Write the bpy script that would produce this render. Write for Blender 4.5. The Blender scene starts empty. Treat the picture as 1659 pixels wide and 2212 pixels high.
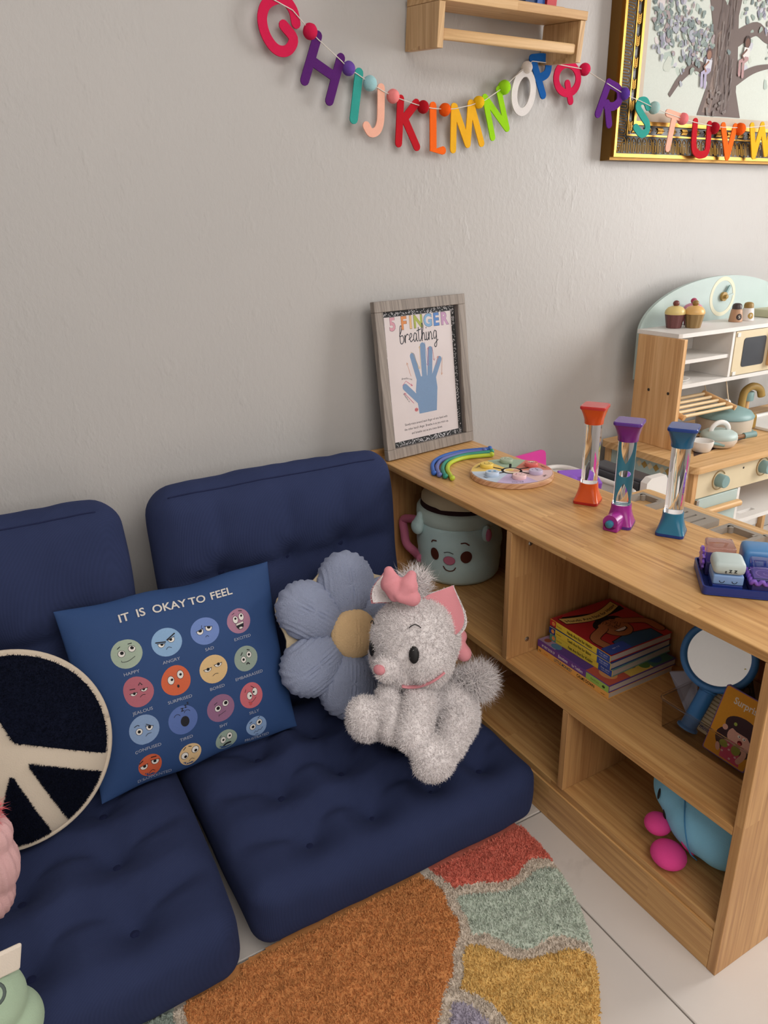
import bpy, bmesh, math, random
import numpy as np
from mathutils import Vector, Matrix, noise
from mathutils.geometry import tessellate_polygon
random.seed(7); rng = np.random.default_rng(7)
PI = math.pi
# ------------------------------------------------------------------ camera
IW, IH, FPX = 1659.0, 2212.0, 1586.78
CAM = np.array([-0.88716, -1.61554, 1.18226])
RM = np.array([[0.86645583, -0.49873172, -0.02282491],
               [0.19925424, 0.3035254, 0.93175645],
               [0.45776855, 0.81187376, -0.36236576]])   # right, up, forward
cd = bpy.data.cameras.new('camera'); cam = bpy.data.objects.new('camera', cd)
bpy.context.scene.collection.objects.link(cam)
cd.sensor_fit = 'VERTICAL'; cd.sensor_height = 36.0; cd.lens = FPX / IH * 36.0
cd.clip_start = 0.02
cam.matrix_world = Matrix([[RM[0][i], RM[1][i], -RM[2][i], CAM[i]] for i in range(3)] + [[0, 0, 0, 1]])
bpy.context.scene.camera = cam
# ------------------------------------------------------------------ world, exposure
SC = bpy.context.scene
SC.view_settings.view_transform = 'Standard'; SC.view_settings.look = 'None'
SC.view_settings.exposure = 0.0; SC.view_settings.gamma = 1.0
SC.view_settings.use_curve_mapping = False
wd = bpy.data.worlds.new('world'); SC.world = wd; wd.use_nodes = True
wd.node_tree.nodes['Background'].inputs[0].default_value = (0.75, 0.85, 1.0, 1)
wd.node_tree.nodes['Background'].inputs[1].default_value = 1.0
# ------------------------------------------------------------------ lights (daylight through the window on the right, plus added overhead and front fill)
def area(name, loc, target, sx, sy, power, col):
    l = bpy.data.lights.new(name, 'AREA'); l.shape = 'RECTANGLE'; l.size = sx; l.size_y = sy
    l.energy = power; l.color = col
    o = bpy.data.objects.new(name, l); SC.collection.objects.link(o)
    o.location = loc
    o.rotation_euler = (Vector(target) - Vector(loc)).to_track_quat('-Z', 'Y').to_euler()
    return o
area('window_daylight', (2.55, -1.35, 1.45), (0.0, -0.35, 0.75), 0.9, 1.3, 46, (1.0, 0.975, 0.94))
area('overhead_fill', (-0.5, -2.2, 2.55), (-0.5, -1.6, 0.0), 2.4, 1.8, 62, (1.0, 0.955, 0.91))  # fill light added overhead to brighten the room, not an actual lamp
area('front_fill', (-0.3, -4.1, 1.5), (-0.2, 0.0, 0.4), 2.4, 1.5, 29, (1.0, 0.965, 0.93))  # fill added behind the camera; the front wall has no window
# ------------------------------------------------------------------ helpers
COL = SC.collection
def A(*v): return np.array(v, float)
def nrm(v): v = np.asarray(v, float); return v / (np.linalg.norm(v) + 1e-12)
def at(px, py, ax, val):
    d = np.array([(px - IW/2)/FPX, -(py - IH/2)/FPX, 1.0]) @ RM
    return CAM + d * ((val - CAM[ax]) / d[ax])
def join(*gs):
    V = []; F = []; n = 0
    for v, f in gs:
        V.append(np.asarray(v, float).reshape(-1, 3)); F += [tuple(i + n for i in q) for q in f]; n += len(V[-1])
    return (np.concatenate(V) if V else np.zeros((0, 3)), F)
def xf(g, M):
    v, f = g; M = np.array(M); return (np.asarray(v) @ M[:3, :3].T + M[:3, 3], f)
def mv(g, d): return (np.asarray(g[0]) + np.asarray(d, float), g[1])
def rz(a): return np.array(Matrix.Rotation(a, 4, 'Z'))
def rx(a): return np.array(Matrix.Rotation(a, 4, 'X'))
def ry(a): return np.array(Matrix.Rotation(a, 4, 'Y'))
def TR(p): M = np.eye(4); M[:3, 3] = p; return M
def frameM(o, x, y, z):
    M = np.eye(4); M[:3, 0] = x; M[:3, 1] = y; M[:3, 2] = z; M[:3, 3] = o; return M
def from_bm(bm):
    bm.verts.index_update()
    g = (np.array([v.co[:] for v in bm.verts]).reshape(-1, 3), [tuple(v.index for v in f.verts) for f in bm.faces]); bm.free(); return g
def box(x0, x1, y0, y1, z0, z1, bev=0.0, seg=2):
    bm = bmesh.new(); bmesh.ops.create_cube(bm, size=1)
    for v in bm.verts: v.co = ((x0+x1)/2 + v.co.x*(x1-x0), (y0+y1)/2 + v.co.y*(y1-y0), (z0+z1)/2 + v.co.z*(z1-z0))
    if bev > 0: bmesh.ops.bevel(bm, geom=bm.edges[:], offset=bev, segments=seg, profile=0.5, affect='EDGES')
    return from_bm(bm)
def sphere(c, r, nu=20, nv=12):
    r = np.array(r, float) * np.ones(3); V = [(0, 0, -1)]; F = []
    for j in range(1, nv):
        t = -PI/2 + PI*j/nv
        for i in range(nu): V.append((math.cos(t)*math.cos(2*PI*i/nu), math.cos(t)*math.sin(2*PI*i/nu), math.sin(t)))
    V.append((0, 0, 1)); n = len(V) - 1
    for i in range(nu):
        F.append((0, 1+(i+1) % nu, 1+i)); F.append((n, n-nu+i, n-nu+(i+1) % nu))
    for j in range(nv-2):
        for i in range(nu):
            a = 1+j*nu; F.append((a+i, a+(i+1) % nu, a+nu+(i+1) % nu, a+nu+i))
    return (np.array(V)*r + np.asarray(c, float), F)
def lathe(prof, n=32, c=(0, 0, 0), cap=True):
    V = []; F = []; m = len(prof)
    for r, z in prof:
        for i in range(n): V.append((r*math.cos(2*PI*i/n), r*math.sin(2*PI*i/n), z))
    for j in range(m-1):
        for i in range(n): F.append((j*n+i, j*n+(i+1) % n, (j+1)*n+(i+1) % n, (j+1)*n+i))
    if cap: F.append(tuple(range(n-1, -1, -1))); F.append(tuple(range((m-1)*n, m*n)))
    return (np.array(V) + np.asarray(c, float), F)
def tube(pts, r, n=10, cap=True, flat=1.0):
    P = np.array(pts, float); m = len(P); R = np.ones(m)*r if np.isscalar(r) else np.array(r, float)
    T = np.gradient(P, axis=0); T /= np.linalg.norm(T, axis=1)[:, None] + 1e-12
    u = np.cross(T[0], (0, 0, 1.0)); u = u if np.linalg.norm(u) > .1 else np.cross(T[0], (1.0, 0, 0)); u = nrm(u)
    V = []; F = []
    for k in range(m):
        u = nrm(u - T[k]*(u @ T[k])); w = np.cross(T[k], u)
        for i in range(n):
            a = 2*PI*i/n; V.append(P[k] + R[k]*(math.cos(a)*u + flat*math.sin(a)*w))
    for k in range(m-1):
        for i in range(n): F.append((k*n+i, k*n+(i+1) % n, (k+1)*n+(i+1) % n, (k+1)*n+i))
    if cap: F.append(tuple(range(n-1, -1, -1))); F.append(tuple(range((m-1)*n, m*n)))
    return (np.array(V), F)
def smooth_path(pts, k=6):
    P = np.array(pts, float); out = []
    Q = np.vstack([2*P[0]-P[1], P, 2*P[-1]-P[-2]])
    for i in range(1, len(Q)-2):
        for j in range(k):
            t = j/k; a, b, c, d = Q[i-1:i+3]
            out.append(.5*((2*b) + (c-a)*t + (2*a-5*b+4*c-d)*t*t + (3*b-a-3*c+d)*t**3))
    out.append(P[-1]); return np.array(out)
def prism(poly, z0, z1, holes=()):
    """2D outline (+holes) extruded along z"""
    loops = [[(p[0], p[1]) for p in poly]] + [[(p[0], p[1]) for p in h] for h in holes]
    tri = tessellate_polygon([[Vector((x, y, 0)) for x, y in l] for l in loops])
    flat = [p for l in loops for p in l]; n = len(flat)
    V = [(x, y, z0) for x, y in flat] + [(x, y, z1) for x, y in flat]; F = []
    def ar(t): (a, b), (c, d), (e, f) = (flat[i] for i in t); return (c-a)*(f-b)-(e-a)*(d-b)
    for t in tri:
        t = t if ar(t) > 0 else t[::-1]
        F.append(tuple(i+n for i in t)); F.append(tuple(t[::-1]))
    s = 0
    for li, l in enumerate(loops):
        m = len(l); sa = sum(l[i][0]*l[(i+1) % m][1]-l[(i+1) % m][0]*l[i][1] for i in range(m))
        flip = (sa > 0) == (li > 0)
        for i in range(m):
            a, b = s+i, s+(i+1) % m
            F.append((b, a, a+n, b+n) if flip else (a, b, b+n, a+n))
        s += m
    return (np.array(V, float), F)
def rrect(x0, x1, y0, y1, r, k=5):
    out = []
    for cx, cy, a in ((x1-r, y0+r, -90), (x1-r, y1-r, 0), (x0+r, y1-r, 90), (x0+r, y0+r, 180)):
        for i in range(k+1): t = math.radians(a+90*i/k); out.append((cx+r*math.cos(t), cy+r*math.sin(t)))
    return out
def ngon(cx, cy, rx_, ry_=None, n=32, a0=0): ry_ = ry_ or rx_; return [(cx+rx_*math.cos(a0+2*PI*i/n), cy+ry_*math.sin(a0+2*PI*i/n)) for i in range(n)]
def stroke(pts, w, k=6, closed=False):
    """outline polygon(s) of a round ended stroke"""
    P = [np.array(p, float) for p in pts]; L = []; R = []
    m = len(P)
    for i in range(m):
        if closed: a, b = P[i-1], P[(i+1) % m]
        else: a, b = P[max(i-1, 0)], P[min(i+1, m-1)]
        d = nrm(b-a); nn = np.array([-d[1], d[0]])
        sc = 1.0
        if (closed or 0 < i < m-1):
            d1 = nrm(P[i]-P[i-1]); c = abs(d1 @ d); sc = min(1/max(c, .45), 1.8)
        L.append(P[i]+nn*w/2*sc); R.append(P[i]-nn*w/2*sc)
    if closed: return L, R
    d0 = nrm(P[1]-P[0]); d1 = nrm(P[-1]-P[-2]); out = list(L)
    a = math.atan2(d1[1], d1[0])
    out += [P[-1]+w/2*np.array([math.cos(a+PI/2-PI*i/k), math.sin(a+PI/2-PI*i/k)]) for i in range(1, k)]
    out += R[::-1]
    a = math.atan2(-d0[1], -d0[0])
    out += [P[0]+w/2*np.array([math.cos(a+PI/2-PI*i/k), math.sin(a+PI/2-PI*i/k)]) for i in range(1, k)]
    return out
_tc = {}
def text2d(s, bold=False):
    """triangulated text, unit size, centred on x, baseline 0"""
    if (s, bold) in _tc: return _tc[(s, bold)]
    cu = bpy.data.curves.new('t', 'FONT'); cu.body = s; cu.align_x = 'CENTER'; cu.resolution_u = 3
    if bold: cu.offset = 0.018*float(bold)
    o = bpy.data.objects.new('t', cu); me = o.to_mesh()
    V = np.array([v.co[:2] for v in me.vertices]).reshape(-1, 2); F = [tuple(p.vertices) for p in me.polygons]
    o.to_mesh_clear(); bpy.data.objects.remove(o); bpy.data.curves.remove(cu)
    _tc[(s, bold)] = (V, F); return V, F
# ------------------------------------------------------------------ objects
def mesh(name, g, mat, smooth=False, angle=None):
    v, f = g; me = bpy.data.meshes.new(name)
    me.from_pydata(np.asarray(v, float).tolist(), [], [list(q) for q in f]); me.update()
    if isinstance(mat, (list, tuple)):
        for m in mat: me.materials.append(m)
    else: me.materials.append(mat)
    if smooth: me.polygons.foreach_set('use_smooth', [True]*len(me.polygons))
    if smooth and angle: me.set_sharp_from_angle(angle=math.radians(angle))
    return me
class Thing:
    def __init__(s, name, label, cat, loc, group=None, kind=None):
        o = bpy.data.objects.new(name, None); COL.objects.link(o); o.empty_display_size = .05
        o.location = loc; s.o = o; s.loc = np.array(loc, float)
        if label: o['label'] = label
        if cat: o['category'] = cat
        if group: o['group'] = group
        if kind: o['kind'] = kind
    def part(s, name, g, mat, smooth=False, angle=None, parent=None, label=None, kind=None, mats=None):
        o = bpy.data.objects.new(name, mesh(name, (np.asarray(g[0], float)-s.loc, g[1]), mat, smooth, angle)); COL.objects.link(o)
        o.parent = parent or s.o
        if label: o['label'] = label
        if kind: o['kind'] = kind
        return o
    def draw(s, name, D, parent=None, label=None):
        if not D.F: return None
        me = D.build(name, s.loc); o = bpy.data.objects.new(name, me); COL.objects.link(o); o.parent = parent or s.o
        if label: o['label'] = label
        return o
def solo(name, g, mat, label, cat, loc=None, smooth=False, angle=None, group=None, kind=None):
    loc = np.array(loc if loc is not None else np.append(np.mean(g[0], axis=0)[:2], np.min(np.asarray(g[0])[:, 2])), float)
    o = bpy.data.objects.new(name, mesh(name, (np.asarray(g[0], float)-loc, g[1]), mat, smooth, angle)); COL.objects.link(o); o.location = loc
    if label: o['label'] = label
    if cat: o['category'] = cat
    if group: o['group'] = group
    if kind: o['kind'] = kind
    return o
# ------------------------------------------------------------------ materials
def srgb(r, g, b):
    c = np.array([r, g, b])/255.0; c = np.where(c <= .04045, c/12.92, ((c+.055)/1.055)**2.4); return (float(c[0]), float(c[1]), float(c[2]), 1.0)
class NT:
    def __init__(s, name):
        s.m = bpy.data.materials.new(name); s.m.use_nodes = True; s.t = s.m.node_tree; s.b = s.t.nodes['Principled BSDF']
    def n(s, typ, **kw):
        nd = s.t.nodes.new(typ)
        for k, v in kw.items():
            if k.startswith('i_'):
                k = k[2:]; nd.inputs[int(k) if k.isdigit() else k.replace('_', ' ')].default_value = v
            else: setattr(nd, k, v)
        return nd
    def l(s, a, b): s.t.links.new(a, b)
    def set(s, **kw):
        for k, v in kw.items(): s.b.inputs[k.replace('_', ' ')].default_value = v
        return s
    def coord(s, scale=(1, 1, 1), which='Object', rot=(0, 0, 0)):
        tc = s.n('ShaderNodeTexCoord'); mp = s.n('ShaderNodeMapping'); mp.inputs['Scale'].default_value = scale; mp.inputs['Rotation'].default_value = rot
        s.l(tc.outputs[which], mp.inputs[0]); return mp.outputs[0]
    def noise(s, co, scale, det=4, rough=.5, dist=0):
        n = s.n('ShaderNodeTexNoise'); n.inputs['Scale'].default_value = scale; n.inputs['Detail'].default_value = det; n.inputs['Roughness'].default_value = rough; n.inputs['Distortion'].default_value = dist
        if co: s.l(co, n.inputs['Vector'])
        return n.outputs[0]
    def ramp(s, fac, stops):
        r = s.n('ShaderNodeValToRGB'); e = r.color_ramp.elements
        while len(e) < len(stops): e.new(.5)
        for i, (p, c) in enumerate(stops): e[i].position = p; e[i].color = c
        s.l(fac, r.inputs[0]); return r.outputs[0]
    def mix(s, a, b, fac, mode='MIX'):
        m = s.n('ShaderNodeMix'); m.data_type = 'RGBA'; m.blend_type = mode
        for k, v in ((0, fac), (6, a), (7, b)):
            if hasattr(v, 'is_output') or isinstance(v, bpy.types.NodeSocket): s.l(v, m.inputs[k])
            else: m.inputs[k].default_value = v
        return m.outputs[2]
    def math(s, op, a, b=0.0):
        m = s.n('ShaderNodeMath'); m.operation = op
        for k, v in ((0, a), (1, b)):
            if isinstance(v, bpy.types.NodeSocket): s.l(v, m.inputs[k])
            else: m.inputs[k].default_value = v
        return m.outputs[0]
    def color(s, sock): s.l(sock, s.b.inputs['Base Color']); return s
    def bump(s, h, strength, dist=.01):
        b = s.n('ShaderNodeBump'); b.inputs['Strength'].default_value = strength; b.inputs['Distance'].default_value = dist
        s.l(h, b.inputs['Height']); s.l(b.outputs[0], s.b.inputs['Normal']); return s
_mc = {}
def plain(name, rgb, rough=.5, **kw):
    if name in _mc: return _mc[name]
    t = NT(name); c = srgb(*rgb); co = t.coord(); nz = t.noise(co, 18, 3)
    t.color(t.mix(c, tuple(min(1, x*.9) for x in c[:3])+(1,), nz)); t.set(Roughness=rough, **kw); _mc[name] = t.m; return t.m
def plastic(name, rgb, rough=.3, **kw): return plain(name, rgb, rough, **kw)
def fabric(name, rgb, scale=600, strength=.35, rough=.9, sheen=.3, vary=.14, soft=10):
    if name in _mc: return _mc[name]
    t = NT(name); c = srgb(*rgb); co = t.coord(); a = t.noise(co, soft, 5, .6); b = t.noise(co, scale, 2)
    t.color(t.mix(tuple(x*(1-vary) for x in c[:3])+(1,), tuple(min(1, x*(1+vary)) for x in c[:3])+(1,), t.mix((0, 0, 0, 1), (1, 1, 1, 1), a)))
    t.set(Roughness=rough); t.b.inputs['Sheen Weight'].default_value = sheen; t.b.inputs['Sheen Roughness'].default_value = .5; t.b.inputs['Sheen Tint'].default_value = tuple(min(1, x*1.5+.02) for x in c[:3])+(1,)
    t.b.inputs['Specular IOR Level'].default_value = .15
    t.bump(b, strength, .002); _mc[name] = t.m; return t.m
def wood(name, base, dark, light, axis='y', stave=.042, length=.5, rough=.42, stv=True, grain=1.0):
    """edge-glued staves running along the given axis"""
    if name in _mc: return _mc[name]
    t = NT(name); tc = t.n('ShaderNodeTexCoord'); sep = t.n('ShaderNodeSeparateXYZ'); t.l(tc.outputs['Object'], sep.inputs[0])
    X, Y, Z = sep.outputs
    along = {'x': X, 'y': Y, 'z': Z}[axis]; oth = [s for k, s in zip('xyz', (X, Y, Z)) if k != axis]
    across = t.math('ADD', oth[0], oth[1])
    cb = t.n('ShaderNodeCombineXYZ'); t.l(along, cb.inputs[0]); t.l(across, cb.inputs[1])
    br = t.n('ShaderNodeTexBrick'); t.l(cb.outputs[0], br.inputs['Vector']); br.offset = .37; br.offset_frequency = 2
    br.inputs['Scale'].default_value = 1.0; br.inputs['Mortar Size'].default_value = 0.0; br.inputs['Brick Width'].default_value = length; br.inputs['Row Height'].default_value = stave
    br.inputs['Color1'].default_value = (0.1, .1, .1, 1); br.inputs['Color2'].default_value = (.9, .9, .9, 1); br.inputs['Bias'].default_value = 0
    cb2 = t.n('ShaderNodeCombineXYZ'); t.l(t.math('MULTIPLY', along, 3.0), cb2.inputs[0]); t.l(t.math('ADD', t.math('MULTIPLY', across, 90.0), t.math('MULTIPLY', br.outputs[0], 37.0)), cb2.inputs[1]); t.l(oth[0], cb2.inputs[2])
    g1 = t.noise(cb2.outputs[0], 1.2*grain, 6, .62, .35)
    cb3 = t.n('ShaderNodeCombineXYZ'); t.l(t.math('MULTIPLY', along, 9.0), cb3.inputs[0]); t.l(t.math('MULTIPLY', across, 500.0), cb3.inputs[1])
    g2 = t.noise(cb3.outputs[0], 1.0, 2)
    c1 = t.ramp(g1, [(.28, dark), (.5, base), (.72, light)])
    c2 = t.mix(c1, dark, t.math('MULTIPLY', t.math('SUBTRACT', g2, .45), .5))
    if stv: c2 = t.mix(c2, t.mix(dark, light, br.outputs[0]), .26)
    t.color(c2); t.set(Roughness=rough); t.b.inputs['Specular IOR Level'].default_value = .4
    t.bump(g2, .06, .001); _mc[name] = t.m; return t.m
def metal(name, rgb, rough=.3):
    if name in _mc: return _mc[name]
    t = NT(name); t.set(Base_Color=srgb(*rgb), Metallic=1.0, Roughness=rough); _mc[name] = t.m; return t.m
def glass(name, rgb=(255, 255, 255), rough=.02, ior=1.45):
    if name in _mc: return _mc[name]
    t = NT(name); t.set(Base_Color=srgb(*rgb), Roughness=rough, IOR=ior); t.b.inputs['Transmission Weight'].default_value = 1.0
    nz = t.noise(t.coord(), 6, 2); t.bump(nz, .01, .001); _mc[name] = t.m; return t.m
def thin_glass(name, tint=(250, 250, 252), rough=.02, k=1.0):
    if name in _mc: return _mc[name]
    t = NT(name); tr = t.n('ShaderNodeBsdfTransparent'); tr.inputs[0].default_value = srgb(*tint); gl = t.n('ShaderNodeBsdfGlossy'); gl.inputs['Roughness'].default_value = rough
    fr = t.n('ShaderNodeFresnel'); fr.inputs[0].default_value = 1.5; nz = t.noise(t.coord(), 8, 2); ge = t.n('ShaderNodeNewGeometry'); f = t.math('MULTIPLY', fr.outputs[0], t.math('ADD', t.math('MULTIPLY', nz, .1), k)); f = t.math('MULTIPLY', f, t.math('SUBTRACT', 1.0, ge.outputs['Backfacing']))
    mx = t.n('ShaderNodeMixShader'); t.l(f, mx.inputs[0]); t.l(tr.outputs[0], mx.inputs[1]); t.l(gl.outputs[0], mx.inputs[2])
    out = [n for n in t.t.nodes if n.type == 'OUTPUT_MATERIAL'][0]; t.l(mx.outputs[0], out.inputs[0]); _mc[name] = t.m; return t.m
def print_mat():
    if 'print' in _mc: return _mc['print']
    t = NT('printed_ink'); a = t.n('ShaderNodeVertexColor'); a.layer_name = 'ink'
    nz = t.noise(t.coord(), 300, 2)
    t.color(t.mix(a.outputs[0], (0, 0, 0, 1), t.math('MULTIPLY', nz, .12))); t.set(Roughness=.62); t.b.inputs['Specular IOR Level'].default_value = .25
    _mc['print'] = t.m; return t.m
class Draw:
    """flat print: coloured 2D shapes laid on a surface by fn(u, v, layer) -> 3D"""
    def __init__(s, fn, lay=.0006): s.fn = fn; s.V = []; s.F = []; s.C = []; s.k = 0; s.lay = lay
    def tris(s, V, F, col, dz=0):
        n = len(s.V); s.k += 1; h = s.lay*(1+.12*s.k) if dz == 0 else dz
        for x, y in V: s.V.append(s.fn(x, y, h))
        s.F += [tuple(i+n for i in f) for f in F]; s.C += [srgb(*col)]*len(F)
    def poly(s, P, col, holes=()):
        loops = [[Vector((p[0], p[1], 0)) for p in l] for l in [P]+list(holes)]
        F = tessellate_polygon(loops); V = [(v.x, v.y) for l in loops for v in l]
        F2 = []
        for t in F:
            (a, b), (c, d), (e, f) = (V[i] for i in t); F2.append(tuple(t) if (c-a)*(f-b)-(e-a)*(d-b) > 0 else tuple(t[::-1]))
        s.tris(V, F2, col)
    def ell(s, cx, cy, a, b=None, col=(0, 0, 0), rot=0, n=24, rings=3, wob=0, ph=0):
        b = b or a; V = [(cx, cy)]; F = []; c, sn = math.cos(rot), math.sin(rot)
        for j in range(1, rings+1):
            for i in range(n):
                t = 2*PI*i/n; k = j/rings*(1+wob*math.sin(2*t+ph)+wob*.6*math.sin(3*t+2*ph)); x, y = a*k*math.cos(t), b*k*math.sin(t)
                V.append((cx+c*x-sn*y, cy+sn*x+c*y))
        for i in range(n):
            F.append((0, 1+i, 1+(i+1) % n))
            for j in range(rings-1): o = 1+j*n; F.append((o+i, o+n+i, o+n+(i+1) % n, o+(i+1) % n))
        s.tris(V, F, col)
    def line(s, P, w, col, sm=0):
        if sm: P = smooth_path([(p[0], p[1], 0) for p in P], sm)[:, :2]
        P = [np.array(p[:2], float) for p in P]; V = []; F = []; m = len(P)
        for i in range(m):
            d = nrm(P[min(i+1, m-1)]-P[max(i-1, 0)]); nn = np.array([-d[1], d[0]])*w/2; V += [tuple(P[i]+nn), tuple(P[i]-nn)]
        F = [(2*i, 2*i+1, 2*i+3, 2*i+2) for i in range(m-1)]
        k = 5
        for e, sg in ((0, -1), (m-1, 1)):
            d = nrm(P[min(1, m-1)]-P[0]) if e == 0 else nrm(P[-1]-P[-2]); a = math.atan2(d[1]*sg, d[0]*sg); o = len(V)
            V += [tuple(P[e]+w/2*np.array([math.cos(a-PI/2+PI*i/k), math.sin(a-PI/2+PI*i/k)])) for i in range(k+1)]
            F += [(o, o+i, o+i+1) for i in range(1, k)]
        s.tris(V, F, col)
    def arc(s, cx, cy, r, a0, a1, w, col, ry_=None, n=10):
        ry_ = ry_ or r; s.line([(cx+r*math.cos(math.radians(a0+(a1-a0)*i/n)), cy+ry_*math.sin(math.radians(a0+(a1-a0)*i/n))) for i in range(n+1)], w, col)
    def text(s, tx, x, y, size, col, rot=0, sx=1.0, bold=False, arc=0, shear=0):
        V, F = text2d(tx, bold); c, sn = math.cos(rot), math.sin(rot); out = []
        for p, q in V:
            p *= size*sx; q *= size; p += shear*q; q += arc*p*p; out.append((x+c*p-sn*q, y+sn*p+c*q))
        s.tris(out, F, col)
    def rect(s, x0, x1, y0, y1, col, nx=1, ny=1):
        V = [(x0+(x1-x0)*i/nx, y0+(y1-y0)*j/ny) for j in range(ny+1) for i in range(nx+1)]
        F = [(j*(nx+1)+i, j*(nx+1)+i+1, (j+1)*(nx+1)+i+1, (j+1)*(nx+1)+i) for j in range(ny) for i in range(nx)]
        s.tris(V, F, col)
    def build(s, name, loc):
        me = bpy.data.meshes.new(name); me.from_pydata((np.array(s.V)-np.asarray(loc)).tolist(), [], [list(f) for f in s.F]); me.update()
        ca = me.color_attributes.new('ink', 'FLOAT_COLOR', 'CORNER'); cols = []
        for p, c in zip(me.polygons, s.C): cols += list(c)*p.loop_total
        ca.data.foreach_set('color', cols); me.materials.append(print_mat()); return me
def plane_fn(o, u, v, su=1.0, sv=1.0):
    o = np.asarray(o, float); u = np.asarray(u, float); v = np.asarray(v, float); n = nrm(np.cross(u, v))
    return lambda x, y, h: o + u*x*su + v*y*sv + n*h
def remesh(g, voxel, smooth=4, fac=.6):
    me = bpy.data.meshes.new('r'); me.from_pydata(np.asarray(g[0]).tolist(), [], [list(f) for f in g[1]]); o = bpy.data.objects.new('r', me); COL.objects.link(o)
    m = o.modifiers.new('r', 'REMESH'); m.mode = 'VOXEL'; m.voxel_size = voxel
    if smooth: k = o.modifiers.new('s', 'SMOOTH'); k.iterations = smooth; k.factor = fac
    dg = bpy.context.evaluated_depsgraph_get(); dg.update(); e = o.evaluated_get(dg); mm = e.to_mesh()
    V = np.zeros(len(mm.vertices)*3); mm.vertices.foreach_get('co', V); F = [tuple(p.vertices) for p in mm.polygons]
    e.to_mesh_clear(); bpy.data.objects.remove(o); bpy.data.meshes.remove(me); return (V.reshape(-1, 3), F)
def capsule(a, b, r0, r1, n=16, k=8):
    """tapered limb with round ends"""
    a = np.asarray(a, float); b = np.asarray(b, float); d = b-a; L = np.linalg.norm(d); d = d/L; P = []; R = []
    for i in range(k+1): t = PI/2*i/k; P.append(a-d*r0*math.cos(t)); R.append(max(r0*math.sin(t), 1e-4))
    for i in range(k+1): t = PI/2*i/k; P.append(b+d*r1*math.sin(t)); R.append(max(r1*math.cos(t), 1e-4))
    P = np.array(P); u = np.cross(d, (0, 0, 1.0)); u = nrm(u) if np.linalg.norm(u) > .1 else A(1, 0, 0); w = np.cross(d, u); V = []; F = []
    m = len(P)
    for q, r in zip(P, R):
        for i in range(n): V.append(q + r*(math.cos(2*PI*i/n)*u + math.sin(2*PI*i/n)*w))
    for j in range(m-1):
        for i in range(n): F.append((j*n+i, j*n+(i+1) % n, (j+1)*n+(i+1) % n, (j+1)*n+i))
    F.append(tuple(range(n-1, -1, -1))); F.append(tuple(range((m-1)*n, m*n)))
    return (np.array(V), F)
def ellipsoid(c, r, M=None):
    g = sphere((0, 0, 0), r, 24, 16)
    if M is not None: g = xf(g, M)
    return mv(g, c)
def vnormals(g):
    V = np.asarray(g[0]); N = np.zeros_like(V)
    F = np.array([f[:3] for f in g[1]]); n = np.cross(V[F[:, 1]]-V[F[:, 0]], V[F[:, 2]]-V[F[:, 0]])
    for k in range(3): np.add.at(N, F[:, k], n)
    return N / (np.linalg.norm(N, axis=1)[:, None]+1e-12)
def fur(g, count, length, width, jit=.5, seed=1, mask=None, lean=(0, 0, 0), curl=0.0):
    """pile: tapered two-segment blades standing on the surface"""
    r = np.random.default_rng(seed); V = np.asarray(g[0]); T = np.array([t for f in g[1] for t in ([f] if len(f) == 3 else [(f[0], f[1], f[2]), (f[0], f[2], f[3])] if len(f) == 4 else [])])
    N = vnormals(g); a, b, c = V[T[:, 0]], V[T[:, 1]], V[T[:, 2]]; ar = np.linalg.norm(np.cross(b-a, c-a), axis=1)
    if mask is not None: ar = ar*mask((a+b+c)/3)
    idx = r.choice(len(T), count, p=ar/ar.sum()); u = r.random(count); v = r.random(count); s = u+v > 1; u[s] = 1-u[s]; v[s] = 1-v[s]
    P = a[idx]+(b[idx]-a[idx])*u[:, None]+(c[idx]-a[idx])*v[:, None]
    n = N[T[idx, 0]]*(1-u-v)[:, None]+N[T[idx, 1]]*u[:, None]+N[T[idx, 2]]*v[:, None]
    d = n+r.normal(0, jit, (count, 3))+np.array(lean); d /= np.linalg.norm(d, axis=1)[:, None]
    L = length*(.6+.8*r.random(count))[:, None]; side = np.cross(d, r.normal(0, 1, (count, 3))); side /= np.linalg.norm(side, axis=1)[:, None]+1e-9
    bend = r.normal(0, 1, (count, 3)); bend -= d*np.sum(bend*d, axis=1)[:, None]
    base = P-n*.0008; mid = P+d*L*.55; tip = P+d*L+bend*L*(.18+curl)
    W = np.stack([base-side*width/2, base+side*width/2, mid+side*width*.4, mid-side*width*.4, tip], 1).reshape(-1, 3)
    k = np.arange(count)*5; F = np.concatenate([np.stack([k, k+1, k+2, k+3], 1).tolist(), ]).tolist() + np.stack([k+3, k+2, k+4], 1).tolist()
    return (W, F)
def boxgrid(a, b, c, nx, ny, nz):
    """surface of a box as a welded quad grid"""
    idx = {}; V = []; F = []
    def vid(i, j, k):
        if (i, j, k) not in idx: idx[(i, j, k)] = len(V); V.append((-a+2*a*i/nx, -b+2*b*j/ny, -c+2*c*k/nz))
        return idx[(i, j, k)]
    for i in range(nx):
        for j in range(ny):
            F.append((vid(i, j, nz), vid(i+1, j, nz), vid(i+1, j+1, nz), vid(i, j+1, nz))); F.append((vid(i, j, 0), vid(i, j+1, 0), vid(i+1, j+1, 0), vid(i+1, j, 0)))
    for i in range(nx):
        for k in range(nz):
            F.append((vid(i, 0, k), vid(i+1, 0, k), vid(i+1, 0, k+1), vid(i, 0, k+1))); F.append((vid(i, ny, k), vid(i, ny, k+1), vid(i+1, ny, k+1), vid(i+1, ny, k)))
    for j in range(ny):
        for k in range(nz):
            F.append((vid(0, j, k), vid(0, j, k+1), vid(0, j+1, k+1), vid(0, j+1, k))); F.append((vid(nx, j, k), vid(nx, j+1, k), vid(nx, j+1, k+1), vid(nx, j, k+1)))
    return (np.array(V), F)
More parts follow.
